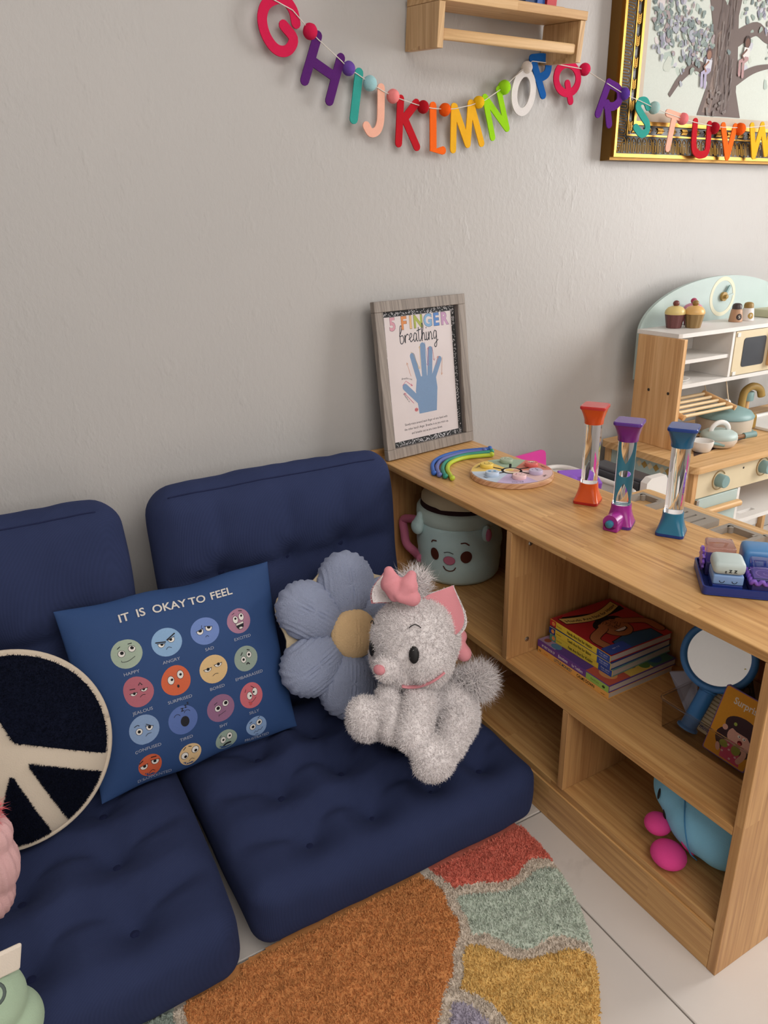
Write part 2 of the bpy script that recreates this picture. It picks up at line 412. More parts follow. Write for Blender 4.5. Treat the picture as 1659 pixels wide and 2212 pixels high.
def snoise(P, s, seed=0): return np.array([noise.noise(Vector(p*s)+Vector((seed*3.1, seed*1.7, seed))) for p in P])
# ================================================================== room
WY = 0.040                       # face of the back wall
def wall_paint():
    t = NT('grey_wall_paint'); co = t.coord(); big = t.noise(co, 2.2, 3); fine = t.noise(t.coord((1, 1, .6)), 85, 4, .6, .3); fl = t.noise(t.coord((1, 1, .5)), 28, 3, .6)
    t.color(t.mix(srgb(180, 178, 176), srgb(189, 185, 182), big)); t.set(Roughness=.42); t.b.inputs['Specular IOR Level'].default_value = .35
    blob = t.ramp(fl, [(.6, (0, 0, 0, 1)), (.72, (1, 1, 1, 1))])
    h = t.math('ADD', t.math('MULTIPLY', fine, .55), t.math('MULTIPLY', blob, .35)); t.bump(h, .55, .003); return t.m
M_WALL = wall_paint()
M_CEIL = plain('white_ceiling_paint', (225, 222, 218), .9)
M_BIRCH = wood('pine_board', srgb(212, 172, 122), srgb(178, 132, 84), srgb(232, 200, 152), 'x', .09, 3.0, .5, True, .8)
def tile_mat():
    t = NT('marble_tile'); co = t.coord(); w = t.noise(co, 1.3, 6, .6, 1.6); v = t.ramp(w, [(.47, (0, 0, 0, 1)), (.5, (1, 1, 1, 1)), (.53, (0, 0, 0, 1))])
    b = t.noise(co, 1.1, 2); k = t.math('MULTIPLY', v, t.ramp(b, [(.45, (0, 0, 0, 1)), (.62, (1, 1, 1, 1))]))
    t.color(t.mix(t.mix(srgb(205, 197, 190), srgb(216, 209, 203), t.noise(co, 5, 4)), srgb(158, 150, 143), t.math('MULTIPLY', k, .6))); t.set(Roughness=.28); return t.m
M_TILE = tile_mat(); M_GROUT = plain('grey_grout', (120, 113, 106), .9)
X0, X1, Y0, ZC = -3.0, 2.6, -4.2, 2.6
def structure(name, g, m, label): return solo(name, g, m, label, 'structure' if False else None, kind='structure')
floor = structure('floor', box(X0-.1, X1+.1, Y0-.1, WY+.1, -.08, -.004), M_GROUT, 'floor of large marbled white tiles')
gt = box(-.2985, .2985, -.2985, .2985, -.008, 0, .0015, 1)
tile_me = None
for i in range(-5, 5):
    for j in range(-6, 2):
        cx, cy = -.093+.6*i+.3, -.694+.6*j+.3
        if not (X0-.2 < cx < X1+.2 and Y0-.2 < cy < WY+.2): continue
        if j == 1:
            hh = (WY-(cy-.2985))
            if hh <= .02: continue
            o = bpy.data.objects.new('tile', mesh('tile', box(cx-.2985, cx+.2985, cy-.2985, WY-.001, -.008, 0, .0015, 1), M_TILE))
        else: o = bpy.data.objects.new('tile', mesh('tile', mv(gt, (cx, cy, 0)), M_TILE))
        COL.objects.link(o); o.parent = floor; o.location = -floor.location
structure('wall_back', box(X0, X1, WY, WY+.12, 0, ZC), M_WALL, 'light grey painted back wall with lumpy roller texture')
structure('wall_left', box(X0-.12, X0, Y0, WY+.12, 0, ZC), M_WALL, 'grey painted left wall')
structure('wall_front', box(X0, X1, Y0-.12, Y0, 0, ZC), M_WALL, 'grey painted wall behind the viewer')
structure('ceiling', box(X0-.12, X1+.12, Y0-.12, WY+.12, ZC, ZC+.1), M_CEIL, 'plain white ceiling')
wy0, wy1, wz0, wz1 = -1.95, -.75, .75, 2.15
structure('wall_right', join(box(X1, X1+.12, Y0, wy0, 0, ZC), box(X1, X1+.12, wy1, WY+.12, 0, ZC), box(X1, X1+.12, wy0, wy1, 0, wz0), box(X1, X1+.12, wy0, wy1, wz1, ZC)), M_WALL, 'grey right wall with a window opening')
wf = Thing('window_1', 'white framed window in the right wall', None, (X1+.06, (wy0+wy1)/2, wz0), kind='structure')
M_WHITE = plain('white_paint', (232, 229, 225), .45)
wf.part('window_frame', join(box(X1+.03, X1+.09, wy0, wy0+.05, wz0, wz1), box(X1+.03, X1+.09, wy1-.05, wy1, wz0, wz1), box(X1+.03, X1+.09, wy0+.05, wy1-.05, wz0, wz0+.05), box(X1+.03, X1+.09, wy0+.05, wy1-.05, wz1-.05, wz1)), M_WHITE)
wf.part('window_pane', box(X1+.055, X1+.061, wy0+.05, wy1-.05, wz0+.05, wz1-.05), glass('window_glass'))
# ================================================================== low wooden shelf unit
MW_Y = wood('shelf_wood_lengthwise', srgb(204, 156, 98), srgb(166, 116, 66), srgb(228, 186, 126), 'y', .042, .42, .38)
MW_Z = wood('shelf_wood_upright', srgb(196, 148, 96), srgb(158, 110, 66), srgb(220, 176, 120), 'z', .045, .5, .42)
H, TH, DP, LN, KZ, MZ = .62, .016, .305, 1.129, .101, .3065
YM, YA, YB = -.5605, -.376, -.7527
sh = Thing('toy_shelf_unit', 'long low light wood shelf unit of open cubbies beside the floor cushions', 'shelf', (.15, -.56, 0))
b = .0012
sh.part('top_board', box(0, DP, -LN, 0, H-TH, H, .0018), MW_Y)
sh.part('back_stop', box(-.004, DP, .001, .016, H-TH-.05, H+.016, b), wood('shelf_wood_crosswise', srgb(200, 150, 92), srgb(165, 114, 62), srgb(222, 178, 118), 'x', .04, .5, .4))
sh.part('side_panel', box(0, DP, -LN, -LN+TH, 0, H-TH-.0003, b), MW_Z, label='side panel at the near end')
sh.part('side_panel', box(0, DP, -TH, 0, 0, H-TH-.0003, b), MW_Z, label='side panel against the wall')
yi0, yi1 = -LN+TH+.0003, -TH-.0003
sh.part('middle_board', box(.0005, DP-.012, yi0, yi1, MZ-TH, MZ, b), MW_Y)
sh.part('bottom_board', box(.004, DP-.012, yi0, yi1, KZ-TH, KZ, b), MW_Y)
sh.part('kick_board', box(.0005, .0155, yi0, yi1, 0, KZ-TH-.0002, b), MW_Y)
sh.part('back_panel', box(DP-.0115, DP-.004, yi0, yi1, .05, H-TH-.0005), MW_Z)
sh.part('divider', box(.0005, DP-.0125, YM, YM+TH, MZ+.0003, H-TH-.0003, b), MW_Z, label='upper divider')
for yy in (YB, YA): sh.part('divider', box(.0005, DP-.0125, yy, yy+TH, KZ+.0003, MZ-TH-.0003, b), MW_Z, label='lower divider')
M_CHROME = metal('dull_nickel', (170, 168, 165), .3)
def screw(p, n):
    M = frameM(p, *(lambda z: (nrm(np.cross((0, 0, 1.0), z)), np.cross(z, nrm(np.cross((0, 0, 1.0), z))), z))(nrm(n)))
    g = join(lathe([(.0001, .0012), (.004, .0012), (.0055, .0004), (.0055, -.0005)], 16, cap=False), box(-.0028, .0028, -.0005, .0005, .0012, .0016), box(-.0005, .0005, -.0028, .0028, .0012, .0016)); return xf(g, M)
for p in (at(1138, 1380, 1, YM), at(1146, 1173, 1, YM)): sh.part('screw', screw(p+A(0, -.0006, 0), (0, -1, 0)), M_CHROME)
# ================================================================== second table with grey track insets, behind the shelf unit
T2 = .535
MW2 = wood('track_table_wood', srgb(206, 166, 116), srgb(178, 134, 84), srgb(226, 190, 142), 'y', .05, .8, .45)
x2r, y2b = .585, -.395
tt = Thing('track_table', 'low pale wood play table with grey track pieces, behind the shelf unit', 'table', (.45, -.9, 0))
tp = rrect(.313, x2r, -1.5, y2b, .012)
tt.part('table_top', prism(tp, T2-.02, T2), MW2, False)
for (lx, ly) in ((.335, -1.46), (.56, -1.46), (.335, -.43), (.56, -.43)): tt.part('leg', box(lx-.018, lx+.018, ly-.018, ly+.018, 0, T2-.0205, .002), MW2)
M_TRK = plain('grey_board', (150, 142, 132), .65)
def track(nm, poly, z=T2, h=.014, holes=()): return solo(nm[0], prism(poly, z, z+h, holes), M_TRK, nm[1], 'track piece', group=None)
def ring_piece(y0, y1, label):
    x0_, x1_ = .42, .525; w = .013
    g = prism(rrect(x0_, x1_, y0, y1, .002, 1), T2+.0003, T2+.014, [[(x0_+w, y0+w), (x1_-w, y0+w), (x1_-w, y1-w), (x0_+w, y1-w)]])
    k = [mv(lathe([(.007, 0), (.007, .0137)], 14), (x, y, T2+.0003)) for x, y in ((x1_-w-.004, y1-w-.002), (x1_+.003, y0+.003))] + [box(x1_-w-.012, x1_-w, y0+w-.001, y0+w+.006, T2+.0003, T2+.014)]
    solo('track_piece', join(g, *k), M_TRK, label, 'track piece')
ring_piece(-.512, -.432, 'grey square ring track piece on the low table, nearest the wall')
ring_piece(-.768, -.678, 'grey square ring track piece on the low table, beside the fidget block tray')
solo('track_piece', prism(rrect(.425, .525, -.655, -.556, .006), T2+.0003, T2+.014, [[(.45, y-.003), (.505, y-.003), (.505, y+.003), (.45, y+.003)] for y in (-.582, -.606, -.63)]), M_TRK, 'grey slotted track plate between the two grey square rings', 'track piece')
# ================================================================== navy floor cushions
def corduroy():
    t = NT('navy_corduroy'); co = t.coord()
    wv = t.n('ShaderNodeTexWave', wave_type='BANDS', bands_direction='X', wave_profile='SIN'); t.l(t.coord(rot=(0, 0, 1.15)), wv.inputs['Vector']); wv.inputs['Scale'].default_value = 105; wv.inputs['Distortion'].default_value = .6; wv.inputs['Detail'].default_value = 1
    n1 = t.noise(co, 7, 5, .6); n2 = t.noise(co, 900, 2)
    c = t.mix(srgb(42, 50, 80), srgb(54, 63, 97), n1); c = t.mix(c, srgb(22, 26, 48), t.math('MULTIPLY', wv.outputs[1], .11))
    t.color(c); t.set(Roughness=.95); t.b.inputs['Sheen Weight'].default_value = .16; t.b.inputs['Sheen Roughness'].default_value = .55; t.b.inputs['Sheen Tint'].default_value = srgb(95, 105, 150); t.b.inputs['Specular IOR Level'].default_value = .08
    h = t.math('ADD', t.math('MULTIPLY', wv.outputs[1], .6), t.math('MULTIPLY', n2, .5)); t.bump(h, .28, .0012); return t.m
M_CORD = corduroy()
M_CORD2 = fabric('navy_piping', (34, 40, 72), 500, .3)
def cushion(a, b_, c, tufts, seed, rr=.05, bulge=.03, depth=.045, links=True, wrinkle=.003, both=False, sig=.03, res=.011, scal=0.0):
    """a,b_,c half sizes; tufts in local x,y on the +z face"""
    nx, ny, nz = int(2*a/res), int(2*b_/res), max(6, int(2*c/res))
    V, F = boxgrid(a, b_, c, nx, ny, nz); h = A(a, b_, c); inner = np.clip(V, -(h-rr), h-rr); d = V-inner; L = np.linalg.norm(d, axis=1)
    # round the edges
    ln = np.max(np.abs(d), axis=1); V2 = inner + d/(L[:, None]+1e-9)*np.minimum(ln, rr)[:, None]*(L > 1e-9)[:, None]
    x, y, z = V2.T; u, v, w = x/a, y/b_, z/c
    fz = np.clip(z/c, -1, 1)
    bz = bulge*np.clip(1-u**4, 0, 1)*np.clip(1-v**4, 0, 1)
    V2[:, 2] += bz*np.clip(fz, 0, 1)
    V2[:, 0] += .010*u*(1-w*w)*np.clip(1-v**6, 0, 1); V2[:, 1] += .014*v*(1-w*w)*np.clip(1-u**6, 0, 1)
    top = np.clip((fz-.1)/.7, 0, 1)
    T = np.array(tufts, float).reshape(-1, 2); dip = np.zeros(len(V2))
    for t in T:
        r = np.hypot(x-t[0], y-t[1]); dip = np.maximum(dip, depth*np.exp(-(r/sig)**1.2))
    if links:
        for i in range(len(T)):
            for j in range(i):
                if np.hypot(*(T[i]-T[j])) < links:
                    e = T[j]-T[i]; along = abs(e[0]) > abs(e[1]); yo = y-(scal*np.sin(PI*np.clip((x-T[i][0])/e[0], 0, 1)) if along else 0)
                    k = np.clip(((x-T[i][0])*e[0]+(yo-T[i][1])*e[1])/(e@e), 0, 1); r = np.hypot(x-T[i][0]-k*e[0], yo-T[i][1]-k*e[1])
                    dip = np.maximum(dip, depth*((.74-.22*np.sin(PI*k)) if along else .36)*np.exp(-(r/(sig*.72))**1.25))
        for t in T:          # creases running out to the edges
            for ex, ey in ((a*np.sign(t[0]+1e-6), t[1]), (t[0], b_*np.sign(t[1]+1e-6))):
                e = A(ex, ey)-t; l2 = np.hypot(*e)
                if l2 < .2:
                    hz = ex != t[0]; yo = y-(scal*np.sin(PI*.6*np.clip((x-t[0])/e[0], 0, 1)) if hz else 0); k = np.clip(((x-t[0])*e[0]+(yo-t[1])*e[1])/(e@e), 0, 1); r = np.hypot(x-t[0]-k*e[0], yo-t[1]-k*e[1])
                    dip = np.maximum(dip, depth*(.66 if ex != t[0] else .3)*(1-k*k)*np.exp(-(r/(sig*.7))**1.25))
    V2[:, 2] -= dip*top
    if both: V2[:, 2] += dip*np.clip((-fz-.1)/.7, 0, 1)
    N = vnormals((V2, F)); wr = snoise(V2*A(1, 1, 1), 9, seed)*wrinkle + snoise(V2*A(1, .35, 1), 26, seed+5)*wrinkle*.45
    return (V2 + N*wr[:, None], F), T
def floor_cushion(name, label, M, dims, tufts, seed, **kw):
    g, T = cushion(*dims, tufts, seed, **kw); gw = xf(g, M)
    base = M[:3, 3].copy(); th = Thing(name, label, 'cushion', (base[0], base[1], float(gw[0][:, 2].min())), 'navy tufted floor cushions')
    body = th.part('cushion_body', gw, M_CORD, True)
    V = g[0]; top = V[V[:, 2] > 0]
    for t in T:
        q = top[np.argmin(np.hypot(top[:, 0]-t[0], top[:, 1]-t[1]))]; bt = lathe([(.0001, .0045), (.006, .004), (.0085, .002), (.009, -.002)], 14, cap=False)
        th.part('button', xf(mv(bt, (t[0], t[1], q[2])), M), M_CORD2, True)
    a, b_, c = dims[:3]
    if name == 'back_cushion':
        sp = []
        for q in np.linspace(-a+.03, a-.03, 40):
            k = np.argmin((V[:, 0]-q)**2+(V[:, 1]-(b_-.006))**2*4+(V[:, 2]-(c-.012))**2*4); sp.append(V[k]+nrm(A(0, V[k][1], V[k][2]*2))*.0008)
        th.part('seam', xf(tube(smooth_path(np.array(sp)[::2], 3), .0016, 6), M), M_CORD2, True)
    return th, g
CR = [(x, y) for x in (-.168, -.035, .10, .22) for y in (-.245, -.112, .02, .155)]
MR = TR((-.339, -.385, .0865))
seatR, gR = floor_cushion('seat_cushion', 'navy corduroy tufted seat cushion against the shelf unit, under the white plush cat', MR, (.307, .335, .07), CR, 3, rr=.036, bulge=.026, depth=.064, links=.16, sig=.050, scal=.034, res=.009)
CL = [(x, y) for x in (-.16, -.005, .15) for y in (-.255, -.11, .03, .17)]
ML = TR((-.975, -.392, .0865)) @ rz(-.012)
seatL, gL = floor_cushion('seat_cushion', 'navy corduroy tufted seat cushion at the lower left, nearest the viewer', ML, (.300, .345, .07), CL, 8, rr=.036, bulge=.026, depth=.064, links=.17, sig=.055, scal=.040, res=.009)
def backM(cx, lean, tilt=0.0, cy=-.125, cz=.405): return TR((cx, cy, cz)) @ rz(tilt) @ rx(PI/2-lean)
backR, gbR = floor_cushion('back_cushion', 'navy corduroy back cushion leaning on the wall beside the shelf unit, behind the flower pillow', backM(-.316, .12, 0, -.116, .43), (.288, .235, .05), [(-.16, .035), (.0, .035), (.14, .035)], 12, rr=.045, bulge=.03, depth=.06, links=.19, wrinkle=.004, sig=.045)
backL, gbL = floor_cushion('back_cushion', 'navy corduroy back cushion at the left edge, leaning on the wall', backM(-.946, .12, 0, -.116, .425), (.275, .24, .05), [(.15, -.01), (-.02, -.01), (-.16, -.01)], 15, rr=.045, bulge=.03, depth=.06, links=.19, wrinkle=.004, sig=.045)
# ================================================================== round rug
RC = A(-.54, -.735); RR = .475
def rug_id(x, y):
    dx, dy = x-RC[0], y-RC[1]; r = np.hypot(dx, dy); th = np.degrees(np.arctan2(dy, dx))
    wob = .006*np.sin(7*np.radians(th)+1)+.004*np.sin(17*np.radians(th)); rs = r+wob
    k = np.full(x.shape, 0); k[rs < .238] = 1
    t = (th+11.5+ 2.0*np.sin(r*40)) % 360; seg = np.floor(t/22.5).astype(int); fr = t-seg*22.5
    edge = np.minimum(fr, 22.5-fr)/180*PI*r
    inr = (rs > .258) & (edge > .012+.003*np.sin(r*60+seg))
    k[inr] = 2+seg[inr]; k[(r > RR) | (y > np.minimum(-.70+(x+.62)*.10, -.645))] = -1; return k
RUGC = {0: ('rug_outline', (222, 208, 192)), 1: ('rug_sun', (214, 148, 92))}
PAL = [(196, 88, 74), (168, 170, 158), (196, 148, 72), (176, 178, 170), (196, 88, 74), (168, 178, 168), (206, 156, 72), (168, 160, 176), (196, 88, 74), (166, 176, 166), (206, 156, 72), (150, 145, 165), (196, 156, 60), (164, 176, 164), (192, 84, 68), (196, 150, 62)]
# wedge index: 0 is -11.5..11 deg (red), then counter-clockwise; 15 is -34..-11 (sage), 14 mustard, 13 lavender
PAL[0] = (222, 124, 106); PAL[15] = (202, 212, 198); PAL[14] = (232, 192, 118); PAL[13] = (184, 176, 192); PAL[12] = (190, 84, 70); PAL[8] = (160, 172, 162); PAL[7] = (206, 158, 70); PAL[9] = (204, 156, 70)
def build_rug():
    st = .0032; n = int(2*RR/st); xs = RC[0]-RR+st*np.arange(n+1); ys = RC[1]-RR+st*np.arange(n+1); X, Y = np.meshgrid(xs, ys)
    keep = (Y < -.62)            # the rest lies under the cushions, flat
    ID = rug_id(X, Y); lat = np.random.default_rng(3)
    rnd = lat.random(X.shape)
    Z = .013+.004*rnd
    # softened pile height: borders between patches sink
    er = np.ones(X.shape); m = np.zeros(X.shape)
    for dx in (-2, 0, 2):
        for dy in (-2, 0, 2): m += (np.roll(np.roll(ID, dx, 0), dy, 1) != ID)
    Z -= .0042*np.clip(m/4, 0, 1)
    Z[ID == 0] -= .003
    blob = .0022*np.sin(X*90+3*np.sin(Y*60))*np.sin(Y*85+2*np.sin(X*50)); Z += blob
    flat = (Y > -.715) | ((X < -.68) & (Y > -.727)); Z = np.where(flat, np.minimum(Z, .0085), Z)
    R = np.hypot(X-RC[0], Y-RC[1]); Z *= np.clip((RR-R)/.008, .15, 1)
    Xj = X+st*.55*(lat.random(X.shape)-.5); Yj = Y+st*.55*(lat.random(X.shape)-.5)
    cid = ID[:-1, :-1]; th = Thing('round_rug', 'half-round shaggy rug with an orange sun and coloured rays, in front of the floor cushions', 'rug', (RC[0], RC[1], 0))
    hp_ = [(RC[0]+(RR-.004)*math.cos(t), RC[1]+(RR-.004)*math.sin(t)) for t in np.linspace(-PI+.005, .1, 60)]; hp_ = [(x, min(y, min(-.702+(x+.62)*.10, -.647))) for x, y in hp_]
    base = th.part('rug_backing', prism(hp_, .0005, .003), plain('jute_backing', (160, 150, 136), .95))
    allP = np.stack([Xj, Yj, Z], -1)
    for i in np.unique(cid):
        if i < 0: continue
        nm, colr = RUGC.get(i, ('rug_patch', PAL[i-2] if i >= 2 else None))
        J, I = np.nonzero(cid == i)
        q = np.stack([J*(n+1)+I, J*(n+1)+I+1, (J+1)*(n+1)+I+1, (J+1)*(n+1)+I], 1); us, inv = np.unique(q, return_inverse=True)
        g = (allP.reshape(-1, 3)[us], inv.reshape(-1, 4).tolist())
        mat = fabric('pile_%d_%d_%d' % colr, colr, 420, .6, 1.0, .35, .2, 30)
        p = th.part(nm, g, mat, True)
        cnt = int(len(J)*2.2)
        ymin = g[0][:, 1].min()
        if ymin < -.69:
            f = fur(g, int(cnt*1.15), .0052, .0025, .6, seed=int(i)+20, mask=lambda c: ((c[:, 1] < -.716) & ((c[:, 0] > -.68) | (c[:, 1] < -.732)))+1e-9)
            th.part('pile', f, mat, parent=p, kind='stuff')
    return th
rug = build_rug()
# ================================================================== square feelings pillow
PB = [A(-.823, -.376, .166), A(-.412, -.364, .173), A(-.389, -.2, .497), A(-.8296, -.2, .501)]
PN = nrm(np.cross(PB[1]-PB[0], PB[3]-PB[0]))
def pil(u, v, h=0.0, side=1):
    q = ((1-u)*(1-v)*PB[0]+(1+u)*(1-v)*PB[1]+(1+u)*(1+v)*PB[2]+(1-u)*(1+v)*PB[3])/4
    t = .058*(max(0, 1-u*u)*max(0, 1-v*v))**.55 if side > 0 else -.03*(max(0, 1-u*u)*max(0, 1-v*v))**.55
    t += .0022*math.sin(6*u+3*v*v)*math.cos(5*v-2*u)*(1-u*u)*(1-v*v)
    e_ = max(abs(u), abs(v)); t += .004*math.sin(5*u+1)*math.sin(4*v)*e_**2
    if abs(v) > abs(u): q = q - (PB[3]-PB[0])*.018*np.sign(v)*(1-u*u)*abs(v)**3*(1+.5*math.sin(7*u))
    else: q = q - (PB[1]-PB[0])*.018*np.sign(u)*(1-v*v)*abs(u)**3
    return q+PN*(t+h)
def pillow_geo(n=44):
    V = []; F = []
    for s_ in (1, -1):
        o = len(V)
        for j in range(n+1):
            for i in range(n+1): V.append(pil(math.sin(PI/2*(2*i/n-1)), math.sin(PI/2*(2*j/n-1)), 0.0006*s_, s_))
        for j in range(n):
            for i in range(n):
                a = o+j*(n+1)+i; q = (a, a+1, a+n+2, a+n+1); F.append(q if s_ > 0 else q[::-1])
    N = (n+1)**2
    ring = [i for i in range(n+1)]+[(n+1)*j+n for j in range(1, n+1)]+[(n+1)*n+i for i in range(n-1, -1, -1)]+[(n+1)*j for j in range(n-1, 0, -1)]
    for k in range(len(ring)):
        a, b_ = ring[k], ring[(k+1) % len(ring)]; F.append((b_, a, a+N, b_+N))
    return (np.array(V), F)
fp = Thing('feelings_pillow', 'square blue pillow printed with sixteen cartoon faces and IT IS OKAY TO FEEL', 'pillow', (-.615, -.37, .165))
fp.part('pillow_body', pillow_geo(), fabric('royal_blue_satin', (50, 76, 122), 900, .12, .62, .15, .07, 6), True)
HU, HV = .208, .188
def face_fn(cu, cv): return lambda x, y, h: pil(min(.985, max(-.985, cu+x/HU)), min(.985, max(-.985, cv+y/HV)), h)
INK = (34, 34, 42); WHT = (226, 220, 212)
def face(nm, cu, cv, col, r, draw_fn, label=None, wob=0, ph=0):
    D = Draw(face_fn(cu, cv), .0006); D.ell(0, 0, r, r, col, wob=wob, ph=ph, n=30); draw_fn(D, r)
    if label: D.text(label, 0, -r-.0125, .0085, (178, 182, 196), sx=1.15)
    fp.draw('printed_face', D, label=nm+' face')
def eye(D, x, y, r, px=0, py=0, pr=.55, ry_=None, lid=None, col=None):
    ry_ = ry_ or r; D.ell(x, y, r*1.13, ry_*1.12, INK, n=16, rings=1); D.ell(x, y, r, ry_, (234, 230, 224), n=16, rings=1); D.ell(x+px*r, y+py*ry_, r*pr, r*pr, (20, 20, 24), n=12, rings=1)
    if lid is not None:
        D.poly([(x-r*1.2, y+ry_*1.25), (x-r*1.2, y+ry_*lid[0]), (x+r*1.2, y+ry_*lid[1]), (x+r*1.2, y+ry_*1.25)], col); D.line([(x-r*1.2, y+ry_*lid[0]), (x+r*1.2, y+ry_*lid[1])], .0011, INK)
R0 = .0285
def f_happy(D, r): eye(D, -.009, .002, .0062, .15, .2); eye(D, .011, .007, .0062, .1, .25); D.line([(-.012, -.011), (-.011, -.014), (0, -.0145), (.013, -.009)], .0009, INK, 4); D.line([(-.014, .013), (-.009, .016)], .0016, INK); D.line([(.007, .018), (.013, .018)], .0016, INK)
def f_angry(D, r): c = (140, 176, 214); eye(D, -.011, -.002, .0058, .2, 0, .5, None, (.5, .0), c); eye(D, .009, .003, .0058, -.2, 0, .5, None, (0, .8), c); D.line([(-.02, .004), (-.003, .001)], .0026, INK); D.line([(.001, .004), (.017, .013)], .0026, INK); D.line([(-.004, -.014), (0, -.0105), (.006, -.013)], .0009, INK, 4)
def f_sad(D, r): c = (112, 138, 198); eye(D, -.010, .001, .0062, .1, .3, .6, None, (.2, .9), c); eye(D, .008, .004, .0062, .1, .3, .6, None, (.9, .2), c); D.line([(-.002, -.013), (.001, -.0105), (.004, -.013)], .0009, INK, 4); D.line([(-.006, .007), (-.004, .013)], .0008, INK)
def f_exc(D, r): eye(D, -.007, .004, .0055, .1, .3, .45, .0075); eye(D, .007, .007, .0055, .1, .3, .45, .0075); D.poly([(-.009, -.005), (.010, -.003), (.008, -.014), (.003, -.019), (-.004, -.018), (-.008, -.012)], INK); D.poly([(-.008, -.0055), (.009, -.0035), (.0085, -.007), (-.0075, -.009)], WHT); D.ell(.001, -.0155, .004, .0022, (226, 222, 216), rings=1); D.line([(-.013, .016), (-.007, .018)], .0014, INK); D.line([(.004, .021), (.011, .019)], .0014, INK)
def f_jeal(D, r): c = (182, 104, 118); eye(D, -.009, -.001, .0058, .2, -.1, .45, .0045, (.15, .1), c); eye(D, .011, .002, .0058, -.1, .0, .45, .0045, (.1, .2), c); D.line([(-.014, .008), (-.005, .007)], .0016, INK); D.line([(.003, .012), (.006, .016), (.009, .011)], .0016, INK); D.line([(.001, -.011), (.006, -.008), (.011, -.009)], .0009, INK, 4)
def f_surp(D, r): eye(D, -.009, .003, .0058, .35, .1, .45, .008); eye(D, .010, .009, .0058, .1, 0, .45, .008); D.ell(.002, -.012, .0022, .0032, INK, rings=1)
def f_bored(D, r): c = (222, 188, 136); eye(D, -.012, .003, .007, .1, 0, .45, .005, (.1, .35), c); eye(D, .010, .007, .007, .1, 0, .45, .005, (.1, .3), c); D.line([(-.005, -.013), (.001, -.010), (.007, -.011)], .0009, INK, 4)
def f_emb(D, r): eye(D, -.006, -.001, .0055, 0, 0, .5, .0065); eye(D, .008, .006, .0055, 0, 0, .5, .0065); D.line([(-.010, .009), (-.006, .014)], .0018, INK); D.line([(.006, .017), (.011, .015)], .0018, INK); D.line([(-.001, -.012), (.002, -.010), (.005, -.013)], .0024, INK, 3)
def f_conf(D, r): c = (138, 164, 202); eye(D, -.010, -.001, .006, 0, 0, .5); eye(D, .010, .002, .006, 0, 0, .5, None, (.7, .1), c); D.line([(-.017, .010), (-.011, .012), (-.008, .010)], .0013, INK, 3); D.line([(.005, .009), (.013, .004)], .0014, INK); D.line([(.0, -.013), (.005, -.0095), (.011, -.0095)], .0009, INK, 4)
def f_tired(D, r): D.ell(.003, -.004, .0085, .0105, INK); D.arc(-.010, .008, .006, 20, 160, .001, INK); D.arc(.010, .011, .006, 20, 160, .001, INK); D.text('z', .002, .017, .014, INK, bold=True); D.text('z', .009, .022, .012, INK, bold=True); D.text('z', .014, .027, .01, INK, bold=True)
def f_shy(D, r): eye(D, -.006, .001, .0062, .1, .1, .6); eye(D, .011, .007, .0062, .1, .1, .6); D.line([(-.006, -.014), (.009, -.009)], .0009, INK); D.line([(-.0065, -.016), (-.0055, -.012)], .0009, INK); D.line([(-.012, .011), (-.006, .014)], .0013, INK)
def f_silly(D, r): eye(D, -.004, .001, .0055, .4, -.1, .4, .0078); eye(D, .009, .006, .0055, -.5, 0, .4, .0078); D.line([(-.009, -.012), (0, -.013), (.010, -.006)], .0009, INK, 4); D.ell(-.005, -.016, .0035, .004, (200, 84, 88), rings=1); D.line([(.002, .020), (.009, .014)], .001, INK); D.line([(-.013, .011), (-.010, .016)], .001, INK)
def f_dis(D, r): c = (206, 98, 66); eye(D, -.012, .002, .0068, .2, 0, .45, .0065, (.1, .55), c); eye(D, .010, .006, .0068, -.1, 0, .45, .0065, (.55, .3), c); D.line([(-.004, -.016), (.002, -.011), (.007, -.014)], .001, INK, 4); D.line([(-.019, .010), (-.012, .014)], .0018, INK); D.line([(.004, .016), (.013, .015)], .0018, INK)
def f_wor(D, r): eye(D, -.011, .001, .0068, .2, -.35, .45); eye(D, .011, .006, .0068, .1, -.35, .45); D.line([(-.004, -.014), (.001, -.010), (.007, -.013)], .0009, INK, 4); D.line([(-.012, .014), (-.007, .018)], .0015, INK); D.line([(-.001, .018), (.004, .016)], .0015, INK)
def f_sca(D, r): eye(D, -.007, .001, .0055, .1, 0, .45, .0075); eye(D, .007, .006, .0055, .1, 0, .45, .0075); D.line([(-.006, -.013), (0, -.010), (.008, -.010)], .004, INK, 3); D.line([(-.014, .009), (-.010, .013)], .0014, INK)
def f_fru(D, r): eye(D, -.009, .001, .0064, .1, 0, .5); eye(D, .006, .007, .0064, .1, 0, .5); D.line([(-.007, -.014), (-.003, -.010), (0, -.013), (.004, -.009), (.008, -.011), (.013, -.006)], .001, INK); D.line([(-.015, .011), (-.010, .013)], .0014, INK); D.line([(.004, .017), (.008, .019)], .0014, INK)
